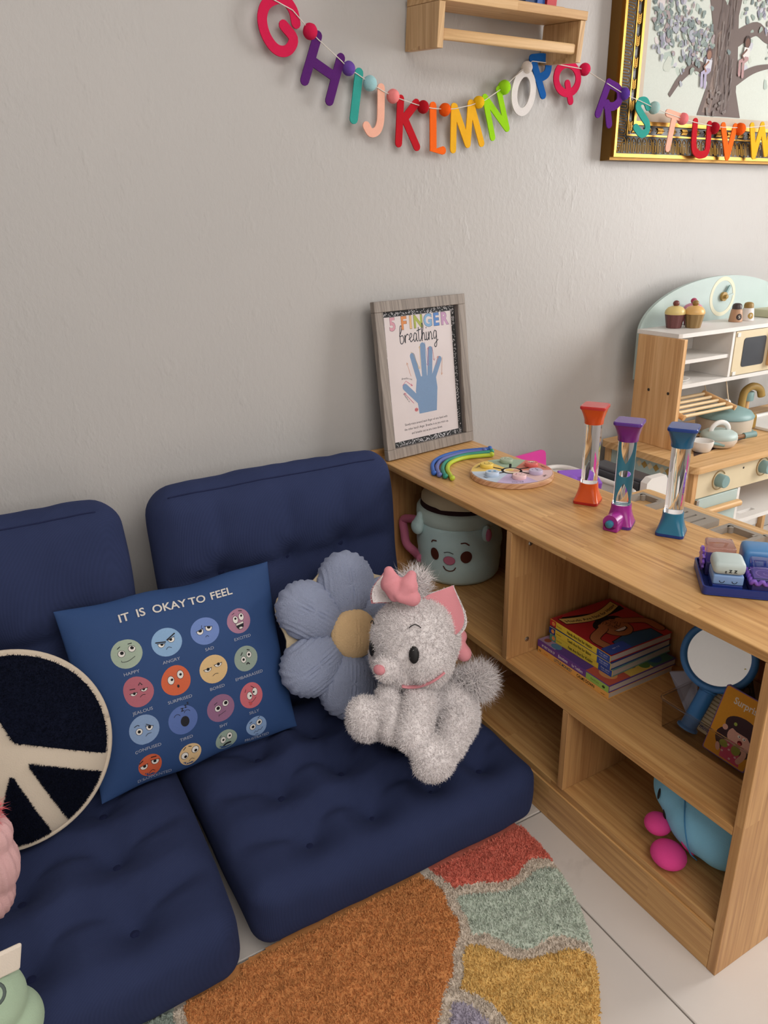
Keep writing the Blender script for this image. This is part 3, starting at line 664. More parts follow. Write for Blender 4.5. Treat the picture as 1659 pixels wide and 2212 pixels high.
FACES = [('happy', -.518, .396, (166, 182, 164), f_happy, 'HAPPY', .01), ('angry', -.159, .402, (140, 176, 214), f_angry, 'ANGRY', .0), ('sad', .202, .408, (112, 138, 198), f_sad, 'SAD', 0), ('excited', .553, .409, (172, 124, 148), f_exc, 'EXCITED', 0),
         ('jealous', -.499, -.012, (182, 104, 118), f_jeal, 'JEALOUS', .05), ('surprised', -.157, -.016, (214, 102, 66), f_surp, 'SURPRISED', .03), ('bored', .202, -.02, (222, 188, 136), f_bored, 'BORED', 0), ('embarrassed', .544, -.02, (150, 166, 154), f_emb, 'EMBARRASSED', .02),
         ('confused', -.52, -.404, (138, 164, 202), f_conf, 'CONFUSED', 0), ('tired', -.166, -.439, (92, 116, 178), f_tired, 'TIRED', 0), ('shy', .202, -.46, (150, 106, 138), f_shy, 'SHY', 0), ('silly', .527, -.44, (204, 108, 118), f_silly, 'SILLY', .03),
         ('disappointed', -.526, -.80, (206, 98, 66), f_dis, None, .03), ('worried', -.153, -.835, (222, 190, 144), f_wor, None, .02), ('scared', .215, -.845, (150, 168, 156), f_sca, None, .03), ('frustrated', .54, -.81, (138, 166, 206), f_fru, None, .04)]
for i, (nm, cu, cv, col, fn, lb, wob) in enumerate(FACES): face(nm, cu, cv, col, R0*(.93 if i % 4 == 3 or i >= 12 else 1)*(.85 if i >= 12 else 1), fn, lb, wob, i)
for wd_, cu, cv, rot in (('IT', -.461, .765, .02), ('IS', -.312, .77, .02), ('OKAY', -.055, .765, 0), ('TO', .205, .765, -.01), ('FEEL', .44, .76, -.02)):
    D = Draw(face_fn(cu, cv), .0022); D.text(wd_, 0, -.005, .0235, (220, 214, 206), rot=rot, sx=1.0, bold=True); fp.draw('printed_word', D)
D = Draw(face_fn(-.5, -.955)); D.text('DISAPPOINTED', 0, 0, .0085, (178, 182, 196), sx=1.15); fp.draw('printed_word', D)
D = Draw(face_fn(.54, -.965)); D.text('FRUSTRATED', 0, 0, .0085, (178, 182, 196), sx=1.1); fp.draw('printed_word', D)
# ================================================================== round peace-sign pillow
pc = A(-.952, -.364, .341); pn = nrm(A(0, -.88, .475)); pr_ = nrm(np.cross((0, 0, 1.0), -pn)); pr_ = nrm(np.cross(A(0, 0, 1), -pn))*-1
pr_ = nrm(np.cross(pn, A(0, 0, 1)))*-1; pu = np.cross(pn, pr_); PRAD = .168
def disc_h(r): return .05*max(0.0, 1-(r/PRAD)**2)**.6
def peace(x, y, h, side=1): r = math.hypot(x, y); return pc + pr_*x + pu*y + pn*((disc_h(r) if side > 0 else -disc_h(r)*.7)+h)
def disc_geo(R, n=64, m=16):
    V = []; F = []
    for s_ in (1, -1):
        o = len(V); V.append(peace(0, 0, 0, s_))
        for j in range(1, m+1):
            for i in range(n): t = 2*PI*i/n; k = R*math.sin(PI/2*j/m); V.append(peace(k*math.cos(t), k*math.sin(t), 0, s_))
        for i in range(n):
            f = (o, o+1+i, o+1+(i+1) % n); F.append(f if s_ > 0 else f[::-1])
            for j in range(m-1):
                a = o+1+j*n; f = (a+i, a+n+i, a+n+(i+1) % n, a+(i+1) % n); F.append(f if s_ > 0 else f[::-1])
    return (np.array(V), F)
pp = Thing('peace_pillow', 'round navy fleece pillow with a cream peace sign at the left edge', 'pillow', tuple(peace(0, -PRAD, 0)))
M_CREAM = fabric('cream_canvas', (206, 192, 174), 500, .3, .9, .2, .06)
M_NFLE = fabric('dark_navy_fleece', (13, 18, 36), 380, .9, 1.0, .2, .2, 40)
pp.part('pillow_body', disc_geo(PRAD), M_CREAM, True)
ang0 = math.radians(-71)                       # direction of the foot of the upright bar
def sector(a0, a1, w=.0165, R=PRAD-.006, lift=.004):
    """pie slice between two bar edges"""
    half = (a1-a0)/2; rin = w/max(math.sin(half), .2); V = []; F = []; n, m = 26, 22; mid = (a0+a1)/2
    for j in range(m+1):
        for i in range(n+1):
            r = rin*.0+R*(j/m); d0 = math.asin(min(1, w/max(r, 1e-6))); lo, hi = a0+d0, a1-d0
            if lo >= hi: x, y = rin*math.cos(mid), rin*math.sin(mid)
            else: t = lo+(hi-lo)*i/n; x, y = r*math.cos(t), r*math.sin(t)
            e = 0 if (i in (0, n) or j == m or lo >= hi) else 1
            V.append(peace(x, y, .0012+lift*e))
    for j in range(m):
        for i in range(n): a = j*(n+1)+i; F.append((a, a+n+1, a+n+2, a+1)[::-1])
    V = np.array(V); N = vnormals((V, F))
    if (N.mean(0) @ pn) < 0: F = [f[::-1] for f in F]
    return (V, F)
angs = [ang0-math.radians(44), ang0, ang0+math.radians(44), ang0+PI]
for k in range(4):
    a0 = angs[k]; a1 = angs[(k+1) % 4] if k < 3 else angs[0]+2*PI
    g = sector(a0, a1); s_ = pp.part('fleece_panel', g, M_NFLE, True)
    pp.part('pile', fur(g, 9000, .004, .0012, .6, seed=60+k), M_NFLE, parent=s_, kind='stuff')
pp.part('edge_welt', tube([peace(PRAD*math.cos(t), PRAD*math.sin(t), 0) for t in np.linspace(0, 2*PI, 90)], .005, 8), M_CREAM, True)
# ================================================================== flower pillow
fb = at(757, 1545, 2, .195); fo = at(758, 1368, 1, -.345); FS = np.linalg.norm(fo-fb)/.204*1.04; fup = nrm(fo-fb); fn_ = nrm(A(-.12, -.95, .2) - fup*(A(-.12, -.95, .2) @ fup)); fr = np.cross(fup, fn_)
FM = frameM(fo, fr, fup, fn_)
fl = Thing('flower_pillow', 'knitted blue grey flower pillow with tan centre, between the feelings pillow and plush cat', 'pillow', tuple(fb))
M_KNIT = fabric('blue_grey_chenille', (150, 159, 184), 330, .9, 1.0, .35, .1, 16); M_TAN = fabric('tan_chenille', (226, 192, 146), 330, .9, 1.0, .35, .08, 16)
M_BACKC = fabric('cream_backing', (196, 180, 152), 300, .6, 1.0)
def petal(a, ra=.086, rb=.078, rt=.055, rc=.118):
    V, F = sphere((0, 0, 0), 1, 64, 40); V = V[:, [0, 1, 2]]
    x = V[:, 0]; k = .80+.20*np.clip(x*.5+.5, 0, 1)      # narrower toward the centre
    P = np.stack([x*ra, V[:, 1]*rb*k, np.sign(V[:, 2])*np.abs(V[:, 2])**.85*rt*k], 1)
    N = vnormals((P, F)); rib = np.sin(P[:, 1]*2*PI/.0098); rib = np.sign(rib)*np.abs(rib)**.6
    P = P + N*(.0026*rib[:, None]*(V[:, 2] > -.4)[:, None]) + N*(snoise(P, 160, int(a*10))*.0011)[:, None]
    P[:, 0] += rc; return xf((P*FS, F), FM @ rz(a))
for i, a in enumerate((97, 154, 217, 266, 323, 36)):
    pt = fl.part('petal', petal(math.radians(a)), M_KNIT, True)
V, F = sphere((0, 0, 0), (.060, .060, .03), 60, 36); rib = np.sin(V[:, 0]*2*PI/.009); V = V + np.outer(rib*.0012, (0, 0, 1)); V[:, 2] += .026
fl.part('flower_centre', xf((V*FS, F), FM), M_TAN, True)
g = xf(prism([p for a in range(0, 360, 6) for p in [((.172+.02*math.cos(math.radians(6*(a-37))))*math.cos(math.radians(a)), (.172+.02*math.cos(math.radians(6*(a-37))))*math.sin(math.radians(a)))]], -.012, -.006), FM @ np.diag([FS*1.06, FS*1.06, 1, 1]))
fl.part('backing', g, M_BACKC)
# ================================================================== white plush cat
def pd(px, py, dep):
    dep = dep*.967; return CAM + (A((px-IW/2)/FPX, -(py-IH/2)/FPX, 1.0) @ RM)*dep
RT, UP, FW = RM
cat = Thing('plush_cat', 'white fluffy plush kitten with pink bow and pink ears, sitting on the seat cushion', 'plush toy', (-.2, -.5, .165))
M_FURW = fabric('white_plush', (244, 238, 238), 420, .8, 1.0, .3, .06, 30)
M_PINK = fabric('pink_satin_plush', (226, 150, 158), 700, .2, .8, .3, .06)
M_BLK = plain('black_embroidery', (16, 15, 17), .6)
def frm(o, z, up=UP): z = nrm(z); x = nrm(np.cross(up, z)); return frameM(o, x, np.cross(z, x), z)
HC = pd(897, 1378, 1.50); fd = nrm(-FW*.72 - RT*.66 - UP*.06)      # the way it looks
HM = frm(HC, fd)
def hp(x, y, z): return (HM @ np.array([x, y, z, 1.0]))[:3]
parts = [xf(sphere((0, 0, 0), (.087, .082, .083), 30, 20), HM), mv(sphere((0, 0, 0), (.066, .046, .060), 24, 16), hp(0, -.036, .02)),
         ellipsoid(hp(.048, -.036, .015), (.046, .040, .05)), ellipsoid(hp(-.048, -.036, .015), (.046, .040, .05)), ellipsoid(hp(0, -.042, .083), (.026, .022, .025)),
         ellipsoid(pd(918, 1492, 1.575), (.058, .056, .075)), ellipsoid(pd(928, 1545, 1.575), (.082, .078, .078)), ellipsoid(pd(978, 1540, 1.55), (.050, .058, .066)),
         capsule(pd(838, 1500, 1.480), pd(852, 1574, 1.435), .022, .027), capsule(pd(906, 1512, 1.465), pd(894, 1586, 1.410), .030, .034),
         capsule(pd(990, 1558, 1.505), pd(966, 1618, 1.435), .038, .028), ellipsoid(pd(937, 1640, 1.405), (.040, .035, .040)), ellipsoid(pd(922, 1622, 1.40), (.03, .03, .03)),
         capsule(pd(890, 1580, 1.53), pd(815, 1562, 1.485), .034, .028), ellipsoid(pd(793, 1553, 1.465), (.038, .038, .042)), ellipsoid(pd(785, 1540, 1.455), (.03, .03, .03))]
body = remesh(join(*parts), .0042, 1, .5)
bo = cat.part('body', body, M_FURW, True)
def nearm(pts, rad): 
    P = np.array(pts)
    return lambda c: (np.min(np.linalg.norm(c[:, None]-P[None], axis=2)-np.array(rad)[None], axis=1) > 0)+1e-6
eyeR, eyeL = hp(.034, -.012, .080), hp(-.036, -.012, .080)
nose = hp(0, -.040, .107)
cat.part('fur', fur(body, 72000, .0066, .0013, .6, seed=5, mask=nearm([nose, eyeR, eyeL], [.009, .010, .010]), lean=(0, 0, -.2), curl=.25), M_FURW, parent=bo, kind='stuff')
cat.part('nose', xf(sphere((0, 0, 0), (.0135, .010, .008)), frm(nose, fd)), M_PINK, True)
def surf_point(p0, d, g):          # nearest surface vertex along the face
    V = g[0]; t = np.linalg.norm(np.cross(V-p0, d), axis=1); m = (V-p0) @ d > 0; k = np.where(m)[0][np.argmin(t[m])]; return V[k]
for sx in (1, -1):
    c = surf_point(hp(sx*.036, -.012, 0), nrm(fd+.25*sx*HM[:3, 0]), body)
    nn_ = nrm(fd*.75+HM[:3, 0]*sx*.45+HM[:3, 1]*.05)
    e = cat.part('eye', xf(sphere((0, 0, .004), (.0098, .0165, .0055), 20, 12), frm(c, nn_)), M_BLK, True)
    c2 = surf_point(hp(sx*.036, .035, 0), nrm(fd+.25*sx*HM[:3, 0]), body)
    Mq = frm(c2, nn_); cat.part('brow', xf(tube([(-.013*sx*-1+.001*k, .010*(1-((k-4)/4)**2)-.004*k*0, .007) if False else ((k-4)*.0028, .006*(1-((k-4)/4)**2), .007) for k in range(9)], .0009, 6), Mq), M_BLK, True)
def ear(base, tip, wid, face_dir):
    """cupped triangular ear: white shell with pink lining"""
    ax = tip-base; L = np.linalg.norm(ax); y = ax/L; z = nrm(face_dir-y*(face_dir @ y)); x = np.cross(y, z); M = frameM(base, x, y, z)
    out = []
    for off, sc in ((-.004, 1.0), (.003, .9)):
        V = []; F = []; n, m = 14, 14
        for j in range(m+1):
            t = j/m; w = wid*(1-t**1.7)*.5*(1+.35*math.sin(PI*t))*sc
            for i in range(n+1):
                s_ = 2*i/n-1; V.append((s_*w, (t*L*(.98 if sc < 1 else 1)), off+.016*s_*s_*(1-t)-.008))
        for j in range(m):
            for i in range(n): a = j*(n+1)+i; F.append((a, a+1, a+n+2, a+n+1))
        out.append(xf((np.array(V), F), M))
    return out
for base, tip, fdn in ((pd(940, 1352, 1.47), pd(979, 1262, 1.485), -FW-.25*RT), (pd(836, 1305, 1.50), pd(824, 1236, 1.52), FW*.55-RT)):
    sh_, li = ear(base, tip, .098, fdn); eo = cat.part('ear', sh_, M_FURW, True); cat.part('ear_lining', li, M_PINK, True, parent=eo)
    cat.part('fur', fur(sh_, 1500, .006, .0012, .6, seed=9), M_FURW, parent=eo, kind='stuff')
bw = cat.part('bow', remesh(join(capsule(pd(858, 1286, 1.425), pd(846, 1262, 1.43), .011, .0215), capsule(pd(845, 1256, 1.43), pd(840, 1234, 1.435), .0195, .010), capsule(pd(852, 1288, 1.43), pd(846, 1276, 1.43), .011, .013), capsule(pd(864, 1288, 1.42), pd(880, 1268, 1.425), .011, .0205), capsule(pd(882, 1263, 1.425), pd(889, 1243, 1.43), .0185, .010), capsule(pd(866, 1290, 1.42), pd(891, 1292, 1.425), .011, .016), ellipsoid(pd(861, 1286, 1.42), (.011, .013, .010))), .0028, 3), M_PINK, True)
cat.part('bow', remesh(join(capsule(pd(985, 1392, 1.53), pd(1002, 1412, 1.525), .018, .016), capsule(pd(985, 1385, 1.53), pd(992, 1375, 1.53), .015, .016)), .0028, 3), M_PINK, True, label='back bow at the nape')
from mathutils.bvhtree import BVHTree
bv = BVHTree.FromPolygons(body[0].tolist(), body[1]); rp = []
for (px_, py_) in ((868, 1470), (885, 1472), (902, 1471), (918, 1467), (934, 1460), (948, 1451), (960, 1441)):
    d_ = nrm(pd(px_, py_+12, 1.5)-CAM); hit = bv.ray_cast(Vector(CAM), Vector(d_))[0]
    if hit is not None: rp.append(np.array(hit)-d_*.009)
cat.part('collar_ribbon', tube(smooth_path(rp, 5), .0055, 8, flat=.4), M_PINK, True)
tb = capsule(pd(985, 1482, 1.56), pd(1028, 1472, 1.545), .016, .022); to = cat.part('tail', tb, M_FURW, True)
cat.part('fur', fur(tb, 6500, .027, .0011, .45, seed=31, lean=tuple(RT*.7), curl=.2), M_FURW, parent=to, kind='stuff')
tu = ellipsoid(pd(893, 1268, 1.50), (.017, .012, .018)); to2 = cat.part('head_tuft', tu, M_FURW, True)
cat.part('fur', fur(tu, 1300, .030, .0011, .4, seed=32, lean=tuple(UP*.7+RT*.35), curl=.2), M_FURW, parent=to2, kind='stuff')
# ================================================================== framed breathing poster, leaning on the wall
f0 = A(.006, -.063, .6240); f1 = A(.302, -.025, .6240)
fx = nrm(f1-f0); W_ = .298; fback = nrm(np.cross(A(0, 0, 1), fx)); fy = nrm(A(0, 0, 1)*.388+fback*.047); fz = np.cross(fx, fy); Hh = .392
FRM = frameM(f0, fx, fy, fz)
M_GREYW = wood('grey_weathered_wood', srgb(142, 132, 124), srgb(104, 96, 92), srgb(166, 156, 146), 'z', .2, 2.0, .6, False, 1.2)
po = Thing('framed_poster', 'grey wood frame with a finger breathing poster, leaning on the wall on the shelf unit', 'picture frame', tuple(f0))
fw = .026; dep = .0165
def rail(x0, x1, y0, y1): return xf(box(x0, x1, y0, y1, -dep, 0, .0012, 1), FRM)
po.part('frame_rail', rail(0, W_, 0, fw), M_GREYW); po.part('frame_rail', rail(0, W_, Hh-fw, Hh), M_GREYW)
po.part('frame_rail', rail(0, fw, fw+.0002, Hh-fw-.0002), M_GREYW); po.part('frame_rail', rail(W_-fw, W_, fw+.0002, Hh-fw-.0002), M_GREYW)
po.part('backing_board', xf(box(fw-.003, W_-fw+.003, fw-.003, Hh-fw+.003, -dep+.0003, -.0160), FRM), plain('black_board', (24, 24, 26), .8))
psh = po.part('poster', xf(box(fw, W_-fw-.004, fw, Hh-fw, -.0158, -.0150), FRM), plain('poster_paper', (238, 226, 218), .5))
pw0, pw1, ph0, ph1 = fw, W_-fw-.004, fw, Hh-fw
def pfn(x, y, h): q = FRM @ np.array([x, y, -.0150+h, 1]); return q[:3]
D = Draw(pfn, .0001)
bw_ = .0135
for r_ in ((pw0, pw1, ph0, ph0+bw_), (pw0, pw1, ph1-bw_, ph1), (pw0, pw0+bw_*.8, ph0, ph1), (pw1-bw_*.8, pw1, ph0, ph1)): D.rect(*r_, (50, 52, 52))
rs = random.Random(4)
for k in range(520):
    e = rs.choice('tblr'); u = rs.random()
    x, y = {'b': (pw0+u*(pw1-pw0), ph0+rs.uniform(.001, bw_-.001)), 't': (pw0+u*(pw1-pw0), ph1-rs.uniform(.001, bw_-.001)), 'l': (pw0+rs.uniform(.001, bw_*.8-.001), ph0+u*(ph1-ph0)), 'r': (pw1-rs.uniform(.001, bw_*.8-.001), ph0+u*(ph1-ph0))}[e]
    D.k = 4; D.ell(x, y, rs.uniform(.0009, .0027), rs.uniform(.0006, .0015), (226, 224, 220), rot=rs.random()*3, n=7, rings=1, wob=.3, ph=rs.random()*6)
po.draw('printed_border', D, psh)
D = Draw(pfn, .0001); cx = (pw0+pw1)/2
for ch, x, col in (('5', -.076, (232, 170, 178)), ('F', -.044, (238, 156, 92)), ('I', -.024, (244, 200, 140)), ('N', -.002, (184, 196, 88)), ('G', .027, (146, 190, 222)), ('E', .052, (104, 152, 214)), ('R', .077, (214, 168, 200))):
    D.text(ch, cx+x*1.12, ph1-.046, .0440, (96, 92, 92), bold=2.6, sx=.92); D.text(ch, cx+x*1.12, ph1-.0457, .0427, col, bold=2.1, sx=.9)
po.draw('printed_title', D, psh)
def script(D, txt, x, y, s, col, w):
    G = {'b': [(0, .6), (.2, .95), (.28, 1.3), (.16, 1.36), (.07, .9), (.05, .1), (.25, 0), (.42, .3), (.3, .62), (.12, .55)], 'r': [(0, .1), (.06, .65), (.05, 0), (.1, .45), (.3, .68), (.4, .6)],
         'e': [(0, .25), (.25, .4), (.35, .6), (.22, .7), (.1, .4), (.2, .05), (.45, .2)], 'a': [(.38, .6), (.2, .7), (.05, .35), (.15, .03), (.35, .3), (.38, .65), (.38, .1), (.5, .05)],
         't': [(.12, 1.1), (.1, .2), (.22, .02), (.36, .2)], 'h': [(0, .2), (.25, 1.0), (.24, 1.32), (.12, 1.28), (.08, 0), (.12, .4), (.28, .65), (.36, .4), (.36, .05), (.5, .1)],
         'i': [(.06, .65), (.05, .1), (.14, .02), (.26, .2)], 'n': [(.02, .65), (.04, 0), (.1, .45), (.26, .66), (.34, .4), (.34, .05), (.48, .1)], 'g': [(.36, .62), (.2, .7), (.05, .38), (.16, .05), (.34, .3), (.37, .65), (.34, -.4), (.18, -.62), (.1, -.4), (.5, -.05)]}
    for ch in txt:
        D.line([(x+p*s, y+q*s) for p, q in G[ch]], w, col, 5)
        if ch == 't': D.line([(x-.05*s, y+.85*s), (x+.34*s, y+.95*s)], w, col)
        if ch == 'i': D.ell(x+.08*s, y+1.0*s, w*.7, w*.7, col, n=8, rings=1)
        x += s*{'i': .27, 't': .36, 'r': .42, 'e': .45}.get(ch, .5)
D = Draw(pfn, .00012); script(D, 'breathing', cx-.066, ph1-.081, .0315, (62, 64, 68), .0024); po.draw('printed_script', D, psh)
D = Draw(pfn, .0001); hx, hy = cx+.012, ph0+.075; HC_ = (134, 164, 194)
D.poly([(hx-.034, hy), (hx-.040, hy+.06), (hx-.033, hy+.095), (hx+.031, hy+.095), (hx+.034, hy+.06), (hx+.026, hy)], HC_)
def finger(pts, w): P = stroke(pts, w); D.poly([tuple(q) for q in P], HC_)
finger([(hx-.025, hy+.085), (hx-.042, hy+.150)], .0165); finger([(hx-.007, hy+.085), (hx-.006, hy+.172)], .017); finger([(hx+.010, hy+.085), (hx+.0185, hy+.160)], .0165); finger([(hx+.022, hy+.085), (hx+.048, hy+.132)], .0155); finger([(hx-.027, hy+.03), (hx-.074, hy+.075)], .017)
po.draw('printed_hand', D, psh)
D = Draw(pfn, .00014)
for pts, col in (([(-.052, .10), (-.062, .135)], (226, 160, 120)), ([(-.046, .16), (-.038, .155), (-.022, .115)], (214, 180, 110)), ([(-.018, .115), (-.016, .172)], (214, 180, 110)), ([(.002, .18), (.006, .14), (.006, .12)], (110, 140, 190)), ([(.007, .12), (.012, .166)], (214, 110, 120)), ([(.026, .166), (.03, .13)], (214, 130, 140)), ([(.034, .118), (.044, .14)], (226, 140, 110)), ([(.058, .135), (.052, .09)], (226, 170, 130)), ([(-.05, .03), (-.078, .06)], (226, 90, 130)), ([(-.082, .08), (-.07, .09), (-.05, .075)], (226, 90, 130))):
    P = [(hx+x, hy+y) for x, y in pts]; D.line(P, .0011, col); d = nrm(A(*P[-1])-A(*P[-2])); n_ = A(-d[1], d[0]); e = A(*P[-1]); D.line([tuple(e-d*.005+n_*.003), tuple(e), tuple(e-d*.005-n_*.003)], .0011, col)
po.draw('printed_arrows', D, psh); D = Draw(pfn, .00014)
D.text('Breathe out', hx-.066, hy+.094, .0072, (70, 70, 74), rot=-.15, arc=-9); D.text('Breathe in', hx-.074, hy+.046, .0072, (70, 70, 74), rot=-.95)
po.draw('printed_cues', D, psh); D = Draw(pfn, .00014); D.ell(hx-.043, hy+.012, .006, .005, (222, 130, 130)); D.text('Start', hx-.043, hy+.0105, .005, (60, 60, 60)); po.draw('printed_heart', D, psh); D = Draw(pfn, .00014)
for k, ln in enumerate(('Slowly trace around each finger of one hand with', "the other hand's finger. Breathe in as you trace up,", 'and breathe out as you trace down.')): D.text(ln, cx, ph0+.051-.0125*k, .0086, (60, 60, 64), sx=.86)
po.draw('printed_lines', D, psh)
po.part('glazing', xf(box(fw, W_-fw, fw, Hh-fw, -.0085, -.0070), FRM), thin_glass('clear_glazing'))
# ================================================================== stretchy noodles
NC = [('blue', (44, 96, 180)), ('periwinkle', (96, 108, 172)), ('green', (44, 140, 118)), ('lime', (180, 200, 52))]
z0 = H+.0062
npx = {'blue': [(937, 1023), (934, 1006), (942, 994), (962, 984), (995, 976), (1030, 972), (1058, 970)], 'periwinkle': [(949, 1027), (944, 1010), (952, 996), (970, 987), (1000, 979), (1028, 975), (1046, 974)],
       'green': [(962, 1030), (956, 1013), (963, 999), (980, 990), (1005, 983), (1035, 979), (1062, 976)], 'lime': [(977, 1034), (967, 1016), (970, 1003), (985, 994), (1008, 988), (1035, 985), (1062, 983)]}
for i, (nm, col) in enumerate(NC):
    m = plastic('rubber_'+nm, col, .5); pts = [at(x, y, 2, z0) for x, y in npx[nm]]; pts = [A(p[0], p[1], z0) for p in pts]
    # keep the strands side by side
    sp = smooth_path(pts, 6); t = Thing('stretchy_noodle', {'blue': 'blue', 'periwinkle': 'periwinkle purple', 'green': 'teal green', 'lime': 'lime yellow'}[nm]+' rubber stretch noodle curved on the shelf top with knobbed ends', 'fidget toy', (pts[3][0], pts[3][1], H), 'stretch noodles on the shelf top')
    t.part('strand', tube(sp, .0053, 10), m, True)
    for e in (pts[0], pts[-1]): t.part('end_knob', sphere(e+A(0, 0, .0018), (.0066, .0066, .0066)), m, True)
# ================================================================== emotion wheel board
wc = at(1124, 1022, 2, H+.012); wc = A(.196, -.318, 0); WR = .098
eb = Thing('emotion_board', 'round wooden emotion board with six coloured face pegs', 'toy', (wc[0], wc[1], H))
M_PLY = wood('plywood_edge', srgb(206, 160, 124), srgb(170, 120, 88), srgb(226, 190, 158), 'x', .3, 3.0, .5, False)
eb.part('board', lathe([(WR-.0015, 0), (WR, .0012), (WR, .0115), (WR-.0015, .0128)], 72, (wc[0], wc[1], H+.0003)), M_PLY, True, 40)
zt = H+.0131+.0003
va = RT.copy(); va[2] = 0; va = nrm(va); vb = A(-va[1], va[0], 0)      # oriented to the viewer
wfn = lambda x, y, h: A(wc[0], wc[1], zt) + va*x + vb*y + A(0, 0, h)
D = Draw(wfn, .00012); SEG = [((214, 138, 118), 0), ((168, 190, 168), 60), ((240, 208, 120), 120), ((200, 214, 230), 180), ((206, 186, 220), 240), ((232, 200, 200), 300)]
for col, a in SEG: D.poly([(0, 0)]+[(.095*math.cos(math.radians(a+2*k)), .095*math.sin(math.radians(a+2*k))) for k in range(31)], col)
D.ell(0, 0, .023, .023, (236, 220, 190)); D.arc(0, 0, .022, 0, 360, .006, (22, 22, 24), n=36)
PEG = []
for k in range(6):
    a = math.radians(30+60*k); s_ = .024; e = .054; D.line([(.024*math.cos(a), .024*math.sin(a)), (.05*math.cos(a-.1), .05*math.sin(a-.1)), (.062*math.cos(a+.05), .062*math.sin(a+.05))], .006, (22, 22, 24))
D.ell(.006, 0, .014, .010, (222, 168, 140)); D.ell(-.004, .006, .010, .008, (240, 208, 120))
for tx, a in (('angry', 20), ('calm', 88), ('happy', 152), ('sad', 212), ('scared', 270), ('silly', 330)): aa = math.radians(a); D.text(tx, .083*math.cos(aa), .083*math.sin(aa)-.003, .0105, (70, 60, 60), rot=aa+PI/2 if a > 180 else aa-PI/2)
eb.draw('printed_top', D)
def peg(deg, r, colr, nm, fn):
    a = math.radians(deg); c = wfn(r*math.cos(a), r*math.sin(a), 0); m = plastic('peg_'+nm, colr, .4)
    p = eb.part('face_peg', lathe([(.0155, .0004), (.0162, .0015), (.0162, .0085), (.0152, .0098), (.0001, .0100)], 28, c, cap=False), m, True, 40, label=nm+' face peg')
    Dp = Draw(lambda x, y, h: c+A(0, 0, .0101)+va*x+vb*y+A(0, 0, h), .0001); fn(Dp); eb.draw('printed_face', Dp, p)
K = (30, 30, 34)
def dots(D, s=.005, y=.002): D.ell(-s, y, .0013, .0017, K, n=8, rings=1); D.ell(s, y, .0013, .0017, K, n=8, rings=1)
peg(32, .062, (226, 110, 104), 'red', lambda D: (D.ell(0, .002, .009, .004, (240, 226, 214)), dots(D), D.ell(0, -.003, .003, .002, (120, 40, 40))))
peg(92, .066, (168, 186, 160), 'sage', lambda D: (D.ell(-.006, .004, .003, .002, (240, 236, 226)), D.ell(.004, .006, .003, .002, (240, 236, 226)), dots(D, .004, .003)))
peg(150, .064, (240, 208, 96), 'yellow', lambda D: (dots(D), D.arc(0, -.001, .007, 200, 340, .0012, K)))
peg(212, .060, (196, 212, 232), 'pale blue', lambda D: (D.rect(-.009, -.003, -.003, .006, (110, 164, 206)), D.rect(.003, .009, -.003, .006, (110, 164, 206)), D.arc(0, -.001, .003, 200, 340, .001, K)))
peg(278, .058, (244, 204, 204), 'pink', lambda D: (dots(D, .006, .004), D.line([(-.002, -.004), (.003, -.004)], .001, K), D.ell(-.008, -.001, .0025, .0015, (232, 150, 150))))
peg(334, .058, (206, 192, 222), 'lilac', lambda D: (D.arc(.003, .005, .003, 100, 260, .001, K), D.arc(.005, -.003, .003, 100, 260, .001, K), D.ell(-.008, .001, .0018, .0014, K, n=8, rings=1)))
# ================================================================== sensory tubes
M_CLEAR = glass('clear_acrylic', (250, 250, 252), .01, 1.35)
def sqprof(levels, n=8):
    """rounded-square loft: (half width, z, roundness)"""
    V = []; F = []; m = 0
    for hw, z, rd in levels:
        pts = rrect(-hw, hw, -hw, hw, max(hw*rd, .0005), 5); m = len(pts); V += [(x, y, z) for x, y in pts]
    for j in range(len(levels)-1):
        for i in range(m): F.append((j*m+i, j*m+(i+1) % m, (j+1)*m+(i+1) % m, (j+1)*m+i))
    F.append(tuple(range(m-1, -1, -1))); F.append(tuple(range((len(levels)-1)*m, len(levels)*m))); return (np.array(V), F)
def sensory_tube(nm, x, y, rot, cols, label, inner=None):
    t = Thing('sensory_tube', label, 'fidget toy', (x, y, H), 'liquid sensory tubes on the shelf top'); M = TR((x, y, H)) @ rz(rot)
    dark, main, low = cols; HT = .212
    t.part('base_foot', xf(sqprof([(.0258, .0003, .3), (.0263, .002, .3), (.0261, .006, .3)]), M), plastic(nm+'_rim', dark, .25), True, 35)
    t.part('base_cap', xf(sqprof([(.0259, .0062, .3), (.0238, .012, .4), (.0215, .022, .6), (.0195, .034, .9), (.0192, .045, 1.0)]), M), plastic(nm+'_cap', low, .25), True, 35)
    t.part('tube_wall', xf(lathe([(.0172, .0452), (.0172, HT-.0395)], 32), M), M_CLEAR, True, 40)
    t.part('top_cap', xf(sqprof([(.0192, HT-.039, 1.0), (.0195, HT-.030, .9), (.0215, HT-.019, .6), (.0238, HT-.010, .4), (.0257, HT-.0062, .3)]), M), plastic(nm+'_topcap', main, .25), True, 35)
    t.part('top_plate', xf(sqprof([(.0262, HT-.006, .3), (.0264, HT-.002, .3), (.025, HT, .3)]), M), plastic(nm+'_rim', dark, .25), True, 35)
    if inner: inner(t, M)
    return t
